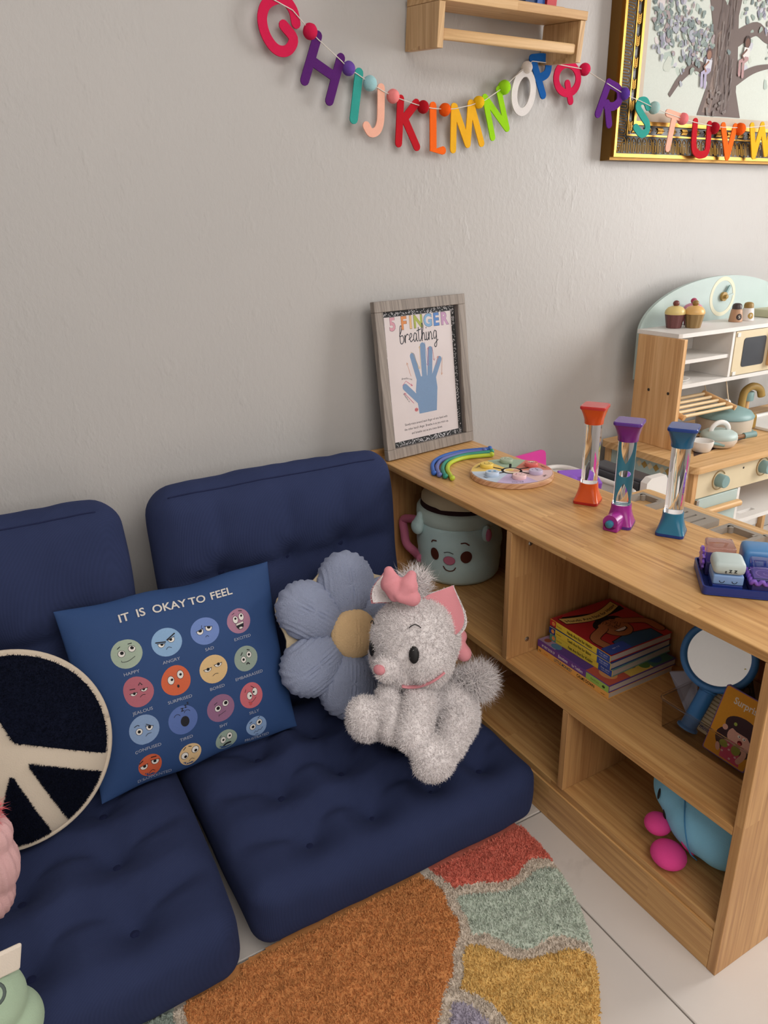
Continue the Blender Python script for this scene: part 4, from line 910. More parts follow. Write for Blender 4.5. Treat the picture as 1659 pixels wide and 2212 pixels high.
def teal_panel(t, M):
    m = plastic('teal_panel', (44, 128, 152), .35)
    def par(y0, y1, w, up): return [(w*math.cos(a)*(.25+.75*1), 0) for a in ()] 
    o = [(-.0128, .046), (.0128, .046), (.0128, .172), (-.0128, .172)]
    def bullet(y0, y1, w, k=10): return [(w*(1-(i/k)**2.2), y0+(y1-y0)*(i/k)) for i in range(k+1)]+[(-w*(1-(i/k)**2.2), y0+(y1-y0)*(i/k)) for i in range(k-1, -1, -1)]
    h1 = bullet(.0475, .088, .0088); h2 = bullet(.170, .126, .0088)[::-1]; h3 = ngon(0, .107, .0085, .0072, 16)
    g = prism(o, -.0012, .0012, [h1, h2, h3]); g = xf(g, rx(PI/2)); t.part('inner_panel', xf(g, M @ rz(-1.3)), m)
sensory_tube('orange', .221, -.543, .55, ((196, 44, 40), (222, 84, 28), (232, 92, 28)), 'orange sensory tube with clear barrel, furthest from the viewer of the three')
pt = sensory_tube('purple', .181, -.672, .55, ((92, 48, 140), (116, 34, 122), (158, 44, 140)), 'purple sensory tube with teal inner panel and a push button, in the middle', teal_panel)
q = TR((.181, -.672, H)) @ rz(.55+PI)
pm = pt.part('pump_housing', xf(join(box(.012, .048, -.015, .015, .0003, .020, .003), xf(lathe([(.015, .012), (.015, .048)], 20), TR((0, 0, .019)) @ ry(PI/2))), TR((.181, -.672, H)) @ rz(-PI+.35)), plastic('purple_cap', (158, 44, 140), .25), True, 35)
pt.part('push_button', xf(lathe([(.0075, .046), (.0075, .054), (.005, .056), (.0001, .0563)], 18, cap=False), TR((.181, -.672, H)) @ rz(-PI+.35) @ TR((0, 0, .017)) @ ry(PI/2)), plastic('teal_button', (52, 128, 156), .3), True, 40, parent=pm)
sensory_tube('blue', .229, -.756, .55, ((28, 62, 138), (36, 98, 136), (44, 116, 148)), 'blue sensory tube with clear barrel, nearest the viewer of the three')
# ================================================================== tray of fidget blocks
tr = Thing('block_tray', 'dark blue plastic tray holding four fidget blocks on the shelf top', 'tray', (.125, -.985, H))
TM = TR((.150, -.957, H)) @ rz(.785) @ np.diag([.93, .93, .93, 1.0])
tc = rrect(-.062, .062, -.082, .066, .008); ti = rrect(-.059, .059, -.079, .063, .006)
M_NB = plastic('navy_plastic', (30, 52, 128), .35)
tr.part('tray_floor', xf(prism(tc, .002, .005), TM), M_NB)
tr.part('tray_rim', xf(prism(tc, .0052, .017, [ti]), TM), M_NB)
for (fx_, fy_) in ((-.05, -.07), (.05, -.07), (-.05, .052), (.05, .052)): tr.part('foot', xf(lathe([(.006, 0.0002), (.006, .002)], 12, (fx_, fy_, 0)), TM), M_NB)
def block(cx, cy, label, layers, extra=None):
    t = Thing('fidget_block', label, 'fidget toy', tuple((TM @ np.array([cx, cy, .0052, 1]))[:3]), 'fidget blocks in the blue tray')
    M = TM @ TR((cx, cy, .0054)); 
    for nm, (x, y, z0_, z1_, bv), mt in layers: t.part(nm, xf(box(-x, x, -y, y, z0_, z1_, bv, 3), M), mt, True, 40)
    if extra: extra(t, M)
    return t
M_LB = plastic('light_blue_plastic', (124, 158, 206), .4); M_MB = plastic('mid_blue_plastic', (76, 132, 186), .35); M_GG = plastic('pale_grey_silicone', (190, 204, 202), .5); M_VIO = plastic('violet_silicone', (128, 88, 190), .35)
M_CLR2 = thin_glass('clear_violet_plastic', (226, 216, 240), .04)
def zzz(t, M):
    fn = lambda x, y, h: (M @ np.array([-.0262-h, -x, y, 1]))[:3]
    D = Draw(fn, .0003); D.text('z', -.006, .037, .008, K, bold=True); D.text('z', .001, .0385, .011, K, bold=True); D.text('z', .009, .0385, .011, K, bold=True); t.draw('printed_zzz', D)
    fn2 = lambda x, y, h: (M @ np.array([-.0246-h, -x, y, 1]))[:3]
    D = Draw(fn2, .0003); D.arc(-.010, .022, .004, 190, 350, .0011, K); D.arc(.010, .022, .004, 190, 350, .0011, K); t.draw('printed_eyes', D)
block(-.029, .026, 'light blue sleepy fidget block with a pale grey cap reading zzz', [('block_base', (.024, .024, 0, .0135, .001), M_NB), ('block_body', (.0245, .0245, .0138, .0315, .003), M_LB), ('block_cap', (.026, .026, .0318, .056, .009), M_GG)], zzz)
block(.033, -.032, 'plain mid blue fidget block in the far corner of the tray', [('block_body', (.026, .026, 0, .056, .009), M_MB)])
def swirl(t, M):
    fn = lambda x, y, h: (M @ np.array([x, y, .0305+h, 1]))[:3]
    D = Draw(fn, .0003); D.rect(-.022, .022, -.022, .022, (150, 160, 184)); D.line([(.002*k**.95*math.cos(k*.55)*.62, .002*k**.95*math.sin(k*.55)*.62) for k in range(3, 26)], .0022, (196, 206, 216), 2); t.draw('printed_swirl', D)
    out = []
    n = 96
    pts = []
    for k in range(n):
        u = k/n*4; s_ = int(u); f = (u-s_)*2-1; e = .0262
        x, y = [(f*e, -e), (e, f*e), (-f*e, e), (-e, -f*e)][s_]; pts.append((x, y, .024+.0032*math.sin(k/n*2*PI*16)))
    pts.append(pts[0]); t.part('wavy_band', xf(tube(pts, .0036, 8), M), M_VIO, True)
block(-.029, -.036, 'clear topped fidget block with a swirl disc and a wavy violet band', [('block_body', (.024, .024, 0, .0302, .002), plastic('dark_violet_plastic', (66, 60, 120), .4)), ('clear_cover', (.0245, .0245, .0312, .052, .004), M_CLR2)], swirl)
def gears(t, M):
    g = prism([(.0185+.0035*(1 if (k % 4) < 2 else -1))*A(math.cos(2*PI*k/48), math.sin(2*PI*k/48)) for k in range(48)], -.002, .002); t.part('cog', xf(g, M @ TR((-.004, .0285, .026)) @ rx(PI/2)), M_VIO)
block(.033, .030, 'clear fidget block with a violet cog on its side, at the back of the tray', [('block_body', (.024, .0235, 0, .026, .002), plastic('dark_violet_plastic', (66, 60, 120), .4)), ('clear_cover', (.0245, .0235, .0265, .056, .004), M_CLR2)], gears)
# ================================================================== books in the upper right cubby
def book(nm_label, x0, y0, x1, y1, z0, z1, cover, pages=(196, 186, 176), rot=0, spine=None):
    """lying flat; spine along the low x side"""
    cx, cy = (x0+x1)/2, (y0+y1)/2; M = TR((cx, cy, 0)) @ rz(rot); hx, hy = (x1-x0)/2, (y1-y0)/2
    t = Thing('book', nm_label, 'book', (cx, cy, z0), 'books stacked in the upper right cubby')
    c = .0016; mc = plain('cover_%d_%d_%d' % cover, cover, .35); ms = mc if spine is None else plain('cover_%d_%d_%d' % spine, spine, .35)
    t.part('page_block', xf(box(-hx+.001, hx-.002, -hy+.0015, hy-.0015, z0+c+.0002, z1-c-.0002), M), plain('page_%d_%d_%d' % pages, pages, .7))
    t.part('front_cover', xf(box(-hx, hx, -hy, hy, z1-c, z1, .0006, 2), M), mc); t.part('back_cover', xf(box(-hx, hx, -hy, hy, z0+.0002, z0+c, .0006, 2), M), mc)
    sp = t.part('spine', xf(box(-hx-.0008, -hx+.0008, -hy, hy, z0+.0004, z1-.0003, .0004, 1), M), ms)
    # spine drawing: x runs from the wall end (left in view) to the near end, y up
    sf = lambda x, y, h: (M @ np.array([-hx-.0008-h, hy-x, z0+y, 1]))[:3]
    tf = lambda x, y, h: (M @ np.array([-hx+y, hy-x, z1+h, 1]))[:3]           # cover: x along spine, y into the shelf
    return t, sf, tf, 2*hy, 2*hx, z1-z0, sp
z = MZ
t, sf, tf, L_, W2, h_, sp = book('board book with an orange spine reading LITTLE MONKEY CALMS DOWN, lowest in the stack', .081, -.776, .265, -.570, z, z+.0145, (236, 176, 96), spine=(238, 176, 92))
D = Draw(sf, .0002); D.text('LITTLE MONKEY', .078, .0045, .0100, (40, 92, 110), bold=True, sx=.72); D.text('CALMS DOWN', .144, .0045, .0100, (50, 40, 34), bold=True, sx=.74); D.text('Dahl', .026, .005, .006, (220, 120, 60)); D.rect(.004, .010, .005, .009, (60, 50, 40)); D.rect(.005, .009, .006, .008, (238, 176, 92)); D.rect(.186, .198, .006, .0066, (120, 80, 40)); D.rect(.186, .196, .0045, .005, (120, 80, 40)); t.draw('printed_spine', D, sp)
z += .0147
t, sf, tf, L_, W2, h_, sp = book('purple book titled My First Book of Emotions for Toddlers, second from the bottom', .081, -.776, .272, -.568, z, z+.0155, (92, 64, 140), spine=(104, 58, 150))
D = Draw(sf, .0002); D.rect(.146, .2075, .0003, .0148, (158, 196, 96)); D.text('MY FIRST BOOK OF', .034, .0052, .0082, (232, 226, 236), bold=True, sx=.56); D.text('Emotions', .079, .005, .0100, (232, 226, 236), bold=True, sx=.74); D.text('for Toddlers', .121, .005, .0098, (232, 226, 236), bold=True, sx=.62); D.text('RAMON', .170, .0055, .006, (70, 100, 40)); D.ell(.194, .007, .004, .003, (50, 70, 34)); t.draw('printed_spine', D, sp)
D = Draw(tf, .0002); D.rect(0, .206, .001, .055, (96, 66, 144)); D.rect(0, .052, .001, .187, (168, 142, 172)); D.rect(.142, .206, .001, .06, (196, 92, 72)); D.rect(.142, .206, .06, .125, (222, 190, 92)); D.rect(.142, .206, .125, .187, (78, 120, 110)); D.ell(.175, .03, .02, .016, (226, 160, 96)); D.ell(.17, .09, .018, .014, (140, 84, 60)); D.ell(.165, .098, .012, .008, (60, 40, 36)); D.ell(.18, .15, .02, .018, (60, 96, 140)); D.ell(.19, .115, .012, .012, (90, 130, 70)); D.ell(.045, .012, .014, .009, (84, 130, 170)); D.ell(.016, .014, .008, .008, (150, 84, 60)); t.draw('printed_cover', D)
z += .0157
for k, (wd_, cv, tp, lb) in enumerate((('Feet Are Not for Kicking', (112, 158, 150), (96, 150, 130), 'board book with yellow spine, Feet Are Not for Kicking, mid stack'), ('Teeth Are Not for Biting', (40, 70, 140), (34, 64, 140), 'board book with yellow spine, Teeth Are Not for Biting, second from top'), ('Hands Are Not for Hitting', (176, 38, 48), (196, 48, 48), 'red board book titled Hands Are Not for Hitting, topmost of the stack'))):
    dx = (.002, .0, .002)[k]; t, sf, tf, L_, W2, h_, sp = book(lb, .103+dx, -.754+k*.001, .277+dx, -.579+k*.001, z, z+.0158, cv, rot=-.02*k+.03, spine=(232, 206, 68))
    D = Draw(sf, .0002); D.rect(0, .0185, .0003, .0152, tp); D.ell(.011, .0078, .0048, .0048, (232, 150, 84)); D.rect(.139, .1745, .0003, .0152, (58, 84, 168)); D.text(wd_, .089, .0052, .0096, (40, 36, 24), bold=True, sx=.70); D.text('Verdick' if k else 'Verdick', .0285, .006, .0052, (150, 120, 40)); D.text('free spirit', .157, .0085, .0058, (210, 214, 232)); D.text('PUBLISHING', .157, .0038, .0036, (190, 196, 222)); t.draw('printed_spine', D, sp)
    z += .0160
D = Draw(tf, .00025); OUT = (26, 20, 22); SK = (176, 112, 72)
D.poly([(.004, .030), (.006, .012), (.030, .006+.0), (.012, .020)], (176, 38, 48))
D.poly([(.010, .024), (.016, .010), (.060, .075), (.052, .165), (.036, .168), (.030, .09)], OUT); 
# title banner curves across the far left side of the cover
band = [(.006+.012*math.sin(PI*k/12)*0+.0*k, .012+.150*k/12) for k in range(13)]
def bow(k): return .012+.020*math.sin(PI*k/12)
D.poly([(bow(k)-.002, .010+.155*k/12) for k in range(13)]+[(bow(k)+.026, .010+.155*k/12) for k in range(12, -1, -1)], OUT)
D.poly([(bow(k), .012+.151*k/12) for k in range(13)]+[(bow(k)+.024, .012+.151*k/12) for k in range(12, -1, -1)], (222, 190, 110))
V, F = text2d('Hands Are Not for Hitting', True); tw = max(v[0] for v in V)
tv = []
for p, q_ in V: kk = (p/tw*.5+.5)*12*.94+.36; tv.append((bow(kk)+.018-q_*.0135, .012+.151*kk/12))
D.tris(tv, [f[::-1] for f in F], (40, 34, 26))
def oell(x, y, a, b, c, rot=0): D.ell(x, y, a+.0016, b+.0016, OUT, rot=rot); D.ell(x, y, a, b, c, rot=rot)
D.poly([(.138, .040), (.128, .088), (.140, .150), (.1735, .150), (.1735, .035)], OUT); D.poly([(.140, .042), (.130, .088), (.142, .148), (.1735, .148), (.1735, .036)], (52, 92, 132))
D.ell(.080, .088, .024, .040, (30, 24, 28), rot=.1); D.ell(.076, .098, .020, .032, (30, 24, 28)); oell(.102, .090, .033, .033, SK, rot=0)
for P, w in (([(.150, .020), (.112, .020), (.092, .062)], .020), ([(.150, .166), (.112, .164), (.090, .126)], .020)):
    D.line(P, w+.003, OUT, 4); D.line(P, w, SK, 4)
for (hx_, hy_), sgn in (((.086, .068), 1), ((.084, .118), -1)):
    for k in range(4): D.line([(hx_, hy_), (hx_-.012+k*.009, hy_+sgn*(.017+.003*(k % 2)))], .0072, OUT); D.line([(hx_, hy_), (hx_-.012+k*.009, hy_+sgn*(.017+.003*(k % 2)))], .0052, SK)
    D.ell(hx_, hy_, .011, .010, SK)
D.arc(.101, .092, .005, 300, 60, .0012, OUT); D.poly([(.110, .075), (.108, .110), (.116, .108), (.121, .094), (.118, .080)], OUT); D.poly([(.1105, .078), (.109, .108), (.115, .105), (.118, .094), (.116, .082)], (232, 224, 214))
D.rect(.147, .1745, .001, .060, (58, 84, 168)); D.text('ages 1-3', .160, .03, .006, (210, 214, 232), rot=PI/2)
t.draw('printed_cover', D)
# ================================================================== plush mug basket in the upper left cubby
mc_ = A(.172, -.142, MZ); MR_ = .112
mb = Thing('plush_mug_basket', 'pale teal plush mug basket with a smiling face, in the upper left cubby', 'plush basket', tuple(mc_))
M_TEAL = fabric('pale_teal_plush', (198, 224, 224), 500, .35, .95, .3, .06, 14); M_BAND = fabric('pale_band_plush', (200, 218, 210), 500, .3, .95, .3, .05); M_CRM2 = fabric('cream_plush', (214, 198, 164), 500, .3, .95, .3, .05); M_DKB = fabric('dark_brown_plush', (52, 32, 34), 500, .3, .95); M_ROSE = fabric('rose_plush', (196, 112, 140), 500, .3, .95)
def lat(prof, n=64, wr=0, seed=0):
    V, F = lathe(prof, n, tuple(mc_), cap=True); N = vnormals((V, F)); k = snoise(V*A(1, 1, 3.5), 9, seed)*wr *np.clip((V[:, 2]-MZ-.02)/.02, 0, 1) if wr else 0
    return (V+N*np.asarray(k)[:, None] if wr else V, F)
pr = [(.085, .0005), (.100, .004), (.1075, .015), (.1105, .035)]+[(MR_-.001*math.sin(k), .05+.0125*k) for k in range(9)]
bodyg = lat(pr+[(.1085, .1615)], 72, .0028, 3); bdy = mb.part('basket_body', bodyg, M_TEAL, True)
mb.part('rim_band', lat([(.108, .158), (.1125, .162), (.1135, .176), (.1125, .190), (.1085, .196), (.100, .198)], 72), M_BAND, True)
mb.part('lid_base', lat([(.101, .190), (.103, .197), (.102, .206), (.098, .212), (.060, .216)], 64), M_DKB, True)
wv = []
for j, (r, z_) in enumerate([(.097, .208), (.101, .212), (.0995, .224), (.094, .232), (.086, .238), (.078, .244), (.080, .256), (.074, .264), (.04, .268)]):
    for i in range(64): a = 2*PI*i/64; wv.append((mc_[0]+r*math.cos(a), mc_[1]+r*math.sin(a), mc_[2]+z_-(.010*max(0, math.sin(3*a+2.2)) if j < 3 else 0)))
FF = [(j*64+i, j*64+(i+1) % 64, (j+1)*64+(i+1) % 64, (j+1)*64+i) for j in range(8) for i in range(64)]+[tuple(range(8*64, 9*64))]
mb.part('cream_top', (np.array(wv), FF), M_CRM2, True)
ca = math.atan2(CAM[1]-mc_[1], CAM[0]-mc_[0])-.20
def mug(x, y, h):     # x around the body (metres), y height
    a = ca+x/MR_; zz = y; r = np.interp(zz, [p[1] for p in pr], [p[0] for p in pr])+.0030+h; return mc_+A(r*math.cos(a), r*math.sin(a), zz)
BR_ = (88, 44, 34)
D = Draw(mug, .0006); D.ell(-.040, .092, .0115, .017, BR_, rot=.12); mb.draw('eye', D, bdy); D = Draw(mug, .0006); D.ell(.041, .091, .0145, .017, BR_, rot=-.05); mb.draw('eye', D, bdy)
D = Draw(mug, .0012); D.ell(-.001, .080, .0150, .0122, (176, 92, 118)); D.ell(-.001, .080, .0138, .0110, (206, 120, 146)); mb.draw('nose', D, bdy)
D = Draw(mug, .0008); D.line([(-.016, .062), (-.010, .054), (0, .051), (.010, .054), (.015, .061)], .0026, BR_, 4); mb.draw('smile', D, bdy)
D = Draw(mug, .0008); D.line([(-.049, .123), (-.046, .128), (-.036, .129)], .0034, BR_, 4); mb.draw('brow', D, bdy); D = Draw(mug, .0008); D.line([(.028, .129), (.038, .130), (.047, .124)], .0034, BR_, 4); mb.draw('brow', D, bdy); D = Draw(mug, .0008); D.line([(-.014, .101), (-.003, .104), (.009, .100)], .0016, (40, 34, 34), 4); mb.draw('crease', D, bdy)
er = mug(-.098, .158, .004); eo = remesh(join(ellipsoid(er, (.012, .018, .022)), ellipsoid(er+A(-.004, .003, -.010), (.013, .022, .020)), ellipsoid(er+A(.002, -.001, .022), (.008, .010, .012))), .0035, 3); mb.part('ear', eo, M_TEAL, True)
er2 = mug(.092, .150, .004); mb.part('ear', ellipsoid(er2, (.013, .010, .022)), M_TEAL, True); mb.part('ear_lining', ellipsoid(er2+A(.0, -.008, -.002), (.008, .008, .017)), M_ROSE, True)
ha = [at(852, 1112, 0, .075), at(850, 1145, 0, .07), at(862, 1178, 0, .07), at(880, 1196, 0, .072), at(893, 1204, 0, .085)]
mb.part('handle', tube(smooth_path([mug(-.142, .150, -.005), mug(-.160, .135, .02)*A(1, 0, 1)+A(0, -.032, 0), A(.060, -.045, MZ+.105), A(.058, -.060, MZ+.075), A(.068, -.085, MZ+.058), mug(-.10, .055, -.004)], 5), .0115, 12), M_ROSE, True)
# ================================================================== small clear box at the divider
sb = Thing('clear_tub', 'small clear plastic tub with pink and lilac shapes, half hidden behind the upper divider', 'tub', (.09, -.5, MZ))
M_CBOX = thin_glass('clear_tub_plastic', (232, 226, 222), .1)
sb.part('tub_wall', box(.05, .135, -.541, -.478, MZ+.0004, MZ+.075, .006), M_CBOX, True, 40)
sb.part('pink_shape', sphere((.07, -.518, MZ+.040), (.014, .012, .012)), plastic('salmon_plastic', (206, 110, 106), .4), True); sb.part('lilac_shape', sphere((.068, -.522, MZ+.017), (.013, .013, .015)), plastic('lilac_plastic', (176, 136, 196), .4), True)
# ================================================================== clear bin with mirror, cards and sensory pieces
bx0, bx1, by0, by1, bh = .098, .285, -1.106, -.884, .062
cb_ = Thing('clear_bin', 'clear plastic bin in the upper right cubby holding a mirror and cards', 'bin', (.19, -1.0, MZ))
M_BIN = thin_glass('clear_bin_plastic', (240, 238, 236), .03)
cb_.part('bin_floor', box(bx0+.004, bx1-.004, by0+.004, by1-.004, MZ+.0004, MZ+.0022), M_BIN)
def wallp(a, b, nn): 
    a0, b0 = A(*a, MZ+.0024), A(*b, MZ+.0024); n_ = A(*nn, 0); V = [a0, b0, b0+n_*.008+A(0, 0, bh), a0+n_*.008+A(0, 0, bh)]; V += [v-n_*.0016 for v in V]; return (np.array(V), [(0, 1, 2, 3), (7, 6, 5, 4), (0, 4, 5, 1), (1, 5, 6, 2), (2, 6, 7, 3), (3, 7, 4, 0)])
for a, b_, nn in (((bx0+.004, by0+.004), (bx0+.004, by1-.004), (-1, 0)), ((bx1-.004, by0+.004), (bx1-.004, by1-.004), (1, 0)), ((bx0+.004, by0+.004), (bx1-.004, by0+.004), (0, -1)), ((bx0+.004, by1-.004), (bx1-.004, by1-.004), (0, 1))): cb_.part('bin_wall', wallp(a, b_, nn), M_BIN)
cb_.part('rim', tube([A(x, y, MZ+bh+.003) for x, y in rrect(bx0-.004, bx1+.004, by0-.003, by1+.004, .012)+[rrect(bx0-.004, bx1+.004, by0-.003, by1+.004, .012)[0]]], .0024, 8), glass('clear_bin_rim', (250, 248, 246), .03, 1.3), True)
# hand mirror
M_BLU = plastic('blue_plastic', (54, 120, 184), .4)
h0 = at(1484, 1572, 0, .121); h1 = at(1532, 1487, 0, .155); hc = at(1553, 1418, 0, .172); 
mz = nrm((CAM-hc)*A(1, .75, .9)); my = nrm((h1-h0)-mz*((h1-h0) @ mz)); mx = np.cross(my, mz); MM = frameM(hc, mx, my, mz); mrr = np.linalg.norm(at(1553, 1418, 0, .172)-at(1490, 1418, 0, .172))
hm = Thing('hand_mirror', 'round blue hand mirror with a thick handle, standing in the clear bin', 'mirror', tuple(h0))
ring = [(mrr*.80+mrr*.2*.5*(1+math.cos(t)), .007*math.sin(t)) for t in np.linspace(0, 2*PI, 13)]
hm.part('rim', xf(lathe(ring, 56, cap=False), MM), M_BLU, True)
hm.part('back', xf(lathe([(.0001, -.006), (mrr*.88, -.006), (mrr*.9, -.003)], 48, cap=False), MM), M_BLU, True)
t_ = NT('mirror_glass'); t_.set(Base_Color=(.9, .9, .9, 1), Metallic=1.0, Roughness=.02)
hm.part('mirror_glass', xf(lathe([(.0001, .0005), (mrr*.82, .0005)], 48, cap=False), MM), t_.m)
hd = nrm(h0-h1); hl = np.linalg.norm(h0-h1)
hm.part('neck', tube([hc-my*mrr*.96, h1+hd*-.006, h1], [.007, .0075, .009], 14), M_BLU, True)
hm.part('handle', tube([h1-hd*.0, h1+hd*.001, h1+hd*.004, h1+hd*.006, h0-hd*.006, h0-hd*.003, h0, h0+hd*.001], [.010, .0165, .0165, .0142, .0142, .0185, .0190, .012], 20), M_BLU, True, 40)
# frosted sleeve
fs = [at(1446, 1452, 0, .18), at(1508, 1450, 0, .195), at(1505, 1540, 0, .16), at(1482, 1540, 0, .148)]
fq = np.array(fs+[v+A(.004, .002, 0) for v in fs])
solo('plastic_sleeve', (fq, [(0, 1, 2, 3), (7, 6, 5, 4), (0, 4, 5, 1), (1, 5, 6, 2), (2, 6, 7, 3), (3, 7, 4, 0)]), (lambda t: (t.set(Base_Color=srgb(166, 172, 192), Roughness=.35, Alpha=.55), t.m)[1])(NT('frosted_sleeve')), 'frosted clear plastic sleeve standing behind the blue mirror handle', 'sleeve')
def card(name, label, cat, corners, th_, mat, r=.004):
    """flat card from its lower-left, lower-right, upper-left points"""
    o, x, y = corners; X = nrm(x-o); Y = nrm((y-o)-X*((y-o) @ X)); Zc = np.cross(X, Y); w, h = np.linalg.norm(x-o), (y-o) @ Y; M = frameM(o, X, Y, Zc)
    t = Thing(name, label, cat, tuple(o)); t.part('card', xf(prism(rrect(0, w, 0, h, r), -th_, 0), M), mat); fn = lambda a, b, hh: (M @ np.array([a, b, hh, 1]))[:3]; return t, fn, w, h
# yellow emotion card
o = at(1516, 1612, 0, .1115); xr = at(1606, 1672, 0, .1115); yt = at(1592, 1488, 0, .155)
t, fn, w, h = card('emotion_card', 'yellow flash card reading Surprised with a cartoon girl, in the clear bin', 'card', (o, xr, yt), .002, plain('violet_edge', (120, 84, 150), .5))
D = Draw(fn, .0002); D.poly(rrect(.0016, w-.0016, .0016, h-.0016, .004), (226, 158, 46)); g_ = lambda x, y: (x*w, y*h)
D.text('Surprised', *g_(.62, .80), .017, (236, 226, 212), bold=True, sx=.9)
D.ell(*g_(.58, .30), w*.42, h*.20, (66, 44, 50)); D.ell(*g_(.64, .53), w*.38, h*.15, (66, 44, 50)); D.ell(*g_(.69, .39), w*.30, h*.15, (226, 176, 160)); D.ell(*g_(.30, .44), w*.06, h*.04, (226, 176, 160)); D.poly([g_(.36, .50), g_(.55, .46), g_(.80, .46), g_(1.0, .36), g_(.98, .56), g_(.7, .66), g_(.42, .62)], (66, 44, 50))
D.poly([g_(.36, .28), g_(.74, .26), g_(.86, .03), g_(.40, .03)], (212, 76, 116)); D.ell(*g_(.40, .22), w*.1, h*.05, (150, 160, 70)); D.ell(*g_(.68, .22), w*.10, h*.07, (150, 160, 70)); D.ell(*g_(.30, .14), w*.05, h*.06, (226, 176, 160), rot=.4); D.line([g_(.80, .10), g_(.86, .22), g_(.78, .34)], w*.11, (226, 176, 160), 4)
for x, y in ((.42, .12), (.55, .18), (.62, .07), (.72, .13), (.5, .24)): D.ell(*g_(x, y), .0022, .0018, (236, 190, 200), n=8, rings=1)
for x in (.64, .75): D.ell(*g_(x, .42), w*.035, h*.02, (240, 236, 230), n=10, rings=1); D.ell(*g_(x+.01, .42), w*.014, h*.009, K, n=8, rings=1)
D.ell(*g_(.70, .345), w*.055, h*.032, (120, 30, 36)); D.ell(*g_(.70, .33), w*.035, h*.014, (214, 90, 90)); D.ell(*g_(.48, .55), .003, .003, (170, 190, 90)); t.draw('printed_card', D)
# ribbed breathing board with finger groove
o = at(1502, 1572, 0, .142); xr = at(1560, 1612, 0, .140); yt = at(1548, 1470, 0, .18)
t, fn, w, h = card('ribbed_board', 'cream ribbed board with a blue corner, behind the yellow card in the clear bin', 'breathing board', (o, xr, yt), .005, plain('cream_board', (222, 204, 170), .6), .006)
D = Draw(fn, .0002); D.poly([(w*.45, h*.16), (w*.99, h*.14), (w*.99, h*.40), (w*.72, h*.42), (w*.45, h*.34)], (34, 50, 130)); D.line([(w*.5, h*.46), (w*.95, h*.74)], .0022, (28, 40, 84)); D.poly([(w*.40, h*.42), (w*.56, h*.44), (w*.45, h*.52)], (28, 40, 84)); D.arc(w*.68, h*.44, w*.15, 160, 400, .003, (186, 164, 128))
D.text('hand2', w*.26, h*.10, .0095, (34, 50, 110), bold=True); D.text('mind', w*.26, h*.055, .0095, (34, 50, 110), bold=True); t.draw('printed_board', D)
for k in range(11): t.part('rib', (lambda a, b: tube([a, b], .0012, 6))(fn(w*.03, h*(.20+.075*k), .0006), fn(w*(.42 if k < 3 else .97), h*(.20+.075*k), .0006)), plain('rib_brown', (176, 150, 112), .6))
# dark card with a heart outline
o = at(1560, 1560, 0, .195); xr = at(1636, 1560, 0, .205); yt = at(1596, 1380, 0, .25)
t, fn, w, h = card('heart_board', 'dark slatted board with a heart outline at the back of the clear bin', 'board', (o, xr, yt), .004, plain('dark_board', (64, 58, 68), .6))
D = Draw(fn, .0003); 
for k in range(8): D.rect(w*.45, w*.97, h*(.14+.1*k), h*(.20+.1*k), (104, 94, 88))
D.line([(w*.70, h*.22), (w*.55, h*.34), (w*.56, h*.42), (w*.66, h*.42), (w*.72, h*.37), (w*.80, h*.42), (w*.90, h*.41), (w*.90, h*.33), (w*.70, h*.22)], .0018, (30, 26, 36), 3); t.draw('printed_heart', D)
for k, (px_, py_, col, nm) in enumerate(((1617, 1445, (222, 206, 60), 'yellow'), (1611, 1458, (218, 104, 62), 'orange'), (1604, 1470, (72, 142, 66), 'green'), (1594, 1479, (36, 66, 150), 'blue'), (1581, 1485, (78, 44, 130), 'purple'), (1570, 1490, (160, 36, 60), 'red'))):
    e = at(px_, py_, 0, .192); b_ = at(1545, 1432, 0, .198); solo('colour_stick', tube([b_, b_+(e-b_)*.3, e-nrm(e-b_)*.003, e], [.004, .0062, .0062, .0035], 12, True, .5), plastic('stick_'+nm, col, .4), nm+' rounded plastic tab fanned out behind the blue mirror', 'toy piece', smooth=True, group=None)
# ================================================================== blue plush in the lower right cubby
bp = Thing('blue_plush', 'round sky blue plush toy with pink hands, lying in the lower right cubby', 'plush toy', (.13, -1.01, KZ))
M_SKY = fabric('sky_blue_plush', (142, 208, 242), 600, .3, .95, .35, .05, 12); M_MAG = fabric('magenta_plush', (232, 76, 150), 600, .3, .95, .3, .06)
bc = A(.142, -1.006, KZ+.0885)
g = remesh(join(ellipsoid(bc, (.105, .098, .088)), ellipsoid(bc+A(-.012, .045, .020), (.082, .075, .066)), ellipsoid(bc+A(-.005, -.035, -.012), (.09, .06, .075))), .006, 6)
bd = bp.part('body', g, M_SKY, True)
bp.part('seam', tube(smooth_path([bc+A(-.085, .020, .055), bc+A(-.108, -.005, .015), bc+A(-.104, -.018, -.03), bc+A(-.082, -.02, -.060)], 5), .0012, 6), fabric('sky_seam', (76, 144, 196), 500), True)
for q, r in ((at(1421, 1779, 0, .046), (.024, .024, .018)), (at(1444, 1846, 0, .030), (.030, .032, .021))): bp.part('hand', ellipsoid(A(q[0], q[1], max(q[2], KZ+r[2]+.001)), r), M_MAG, True)
for (px_, py_) in ((1434, 1712), (1448, 1760)):
    q = at(px_, py_, 0, .062); V = g[0]; c = V[np.argmin(np.linalg.norm(V-q, axis=1))]; nn_ = nrm(c-bc); bp.part('eye', xf(sphere((0, 0, 0.001), (.0045, .0105, .002)), frm(c, nn_)), M_BLK, True, parent=bd)
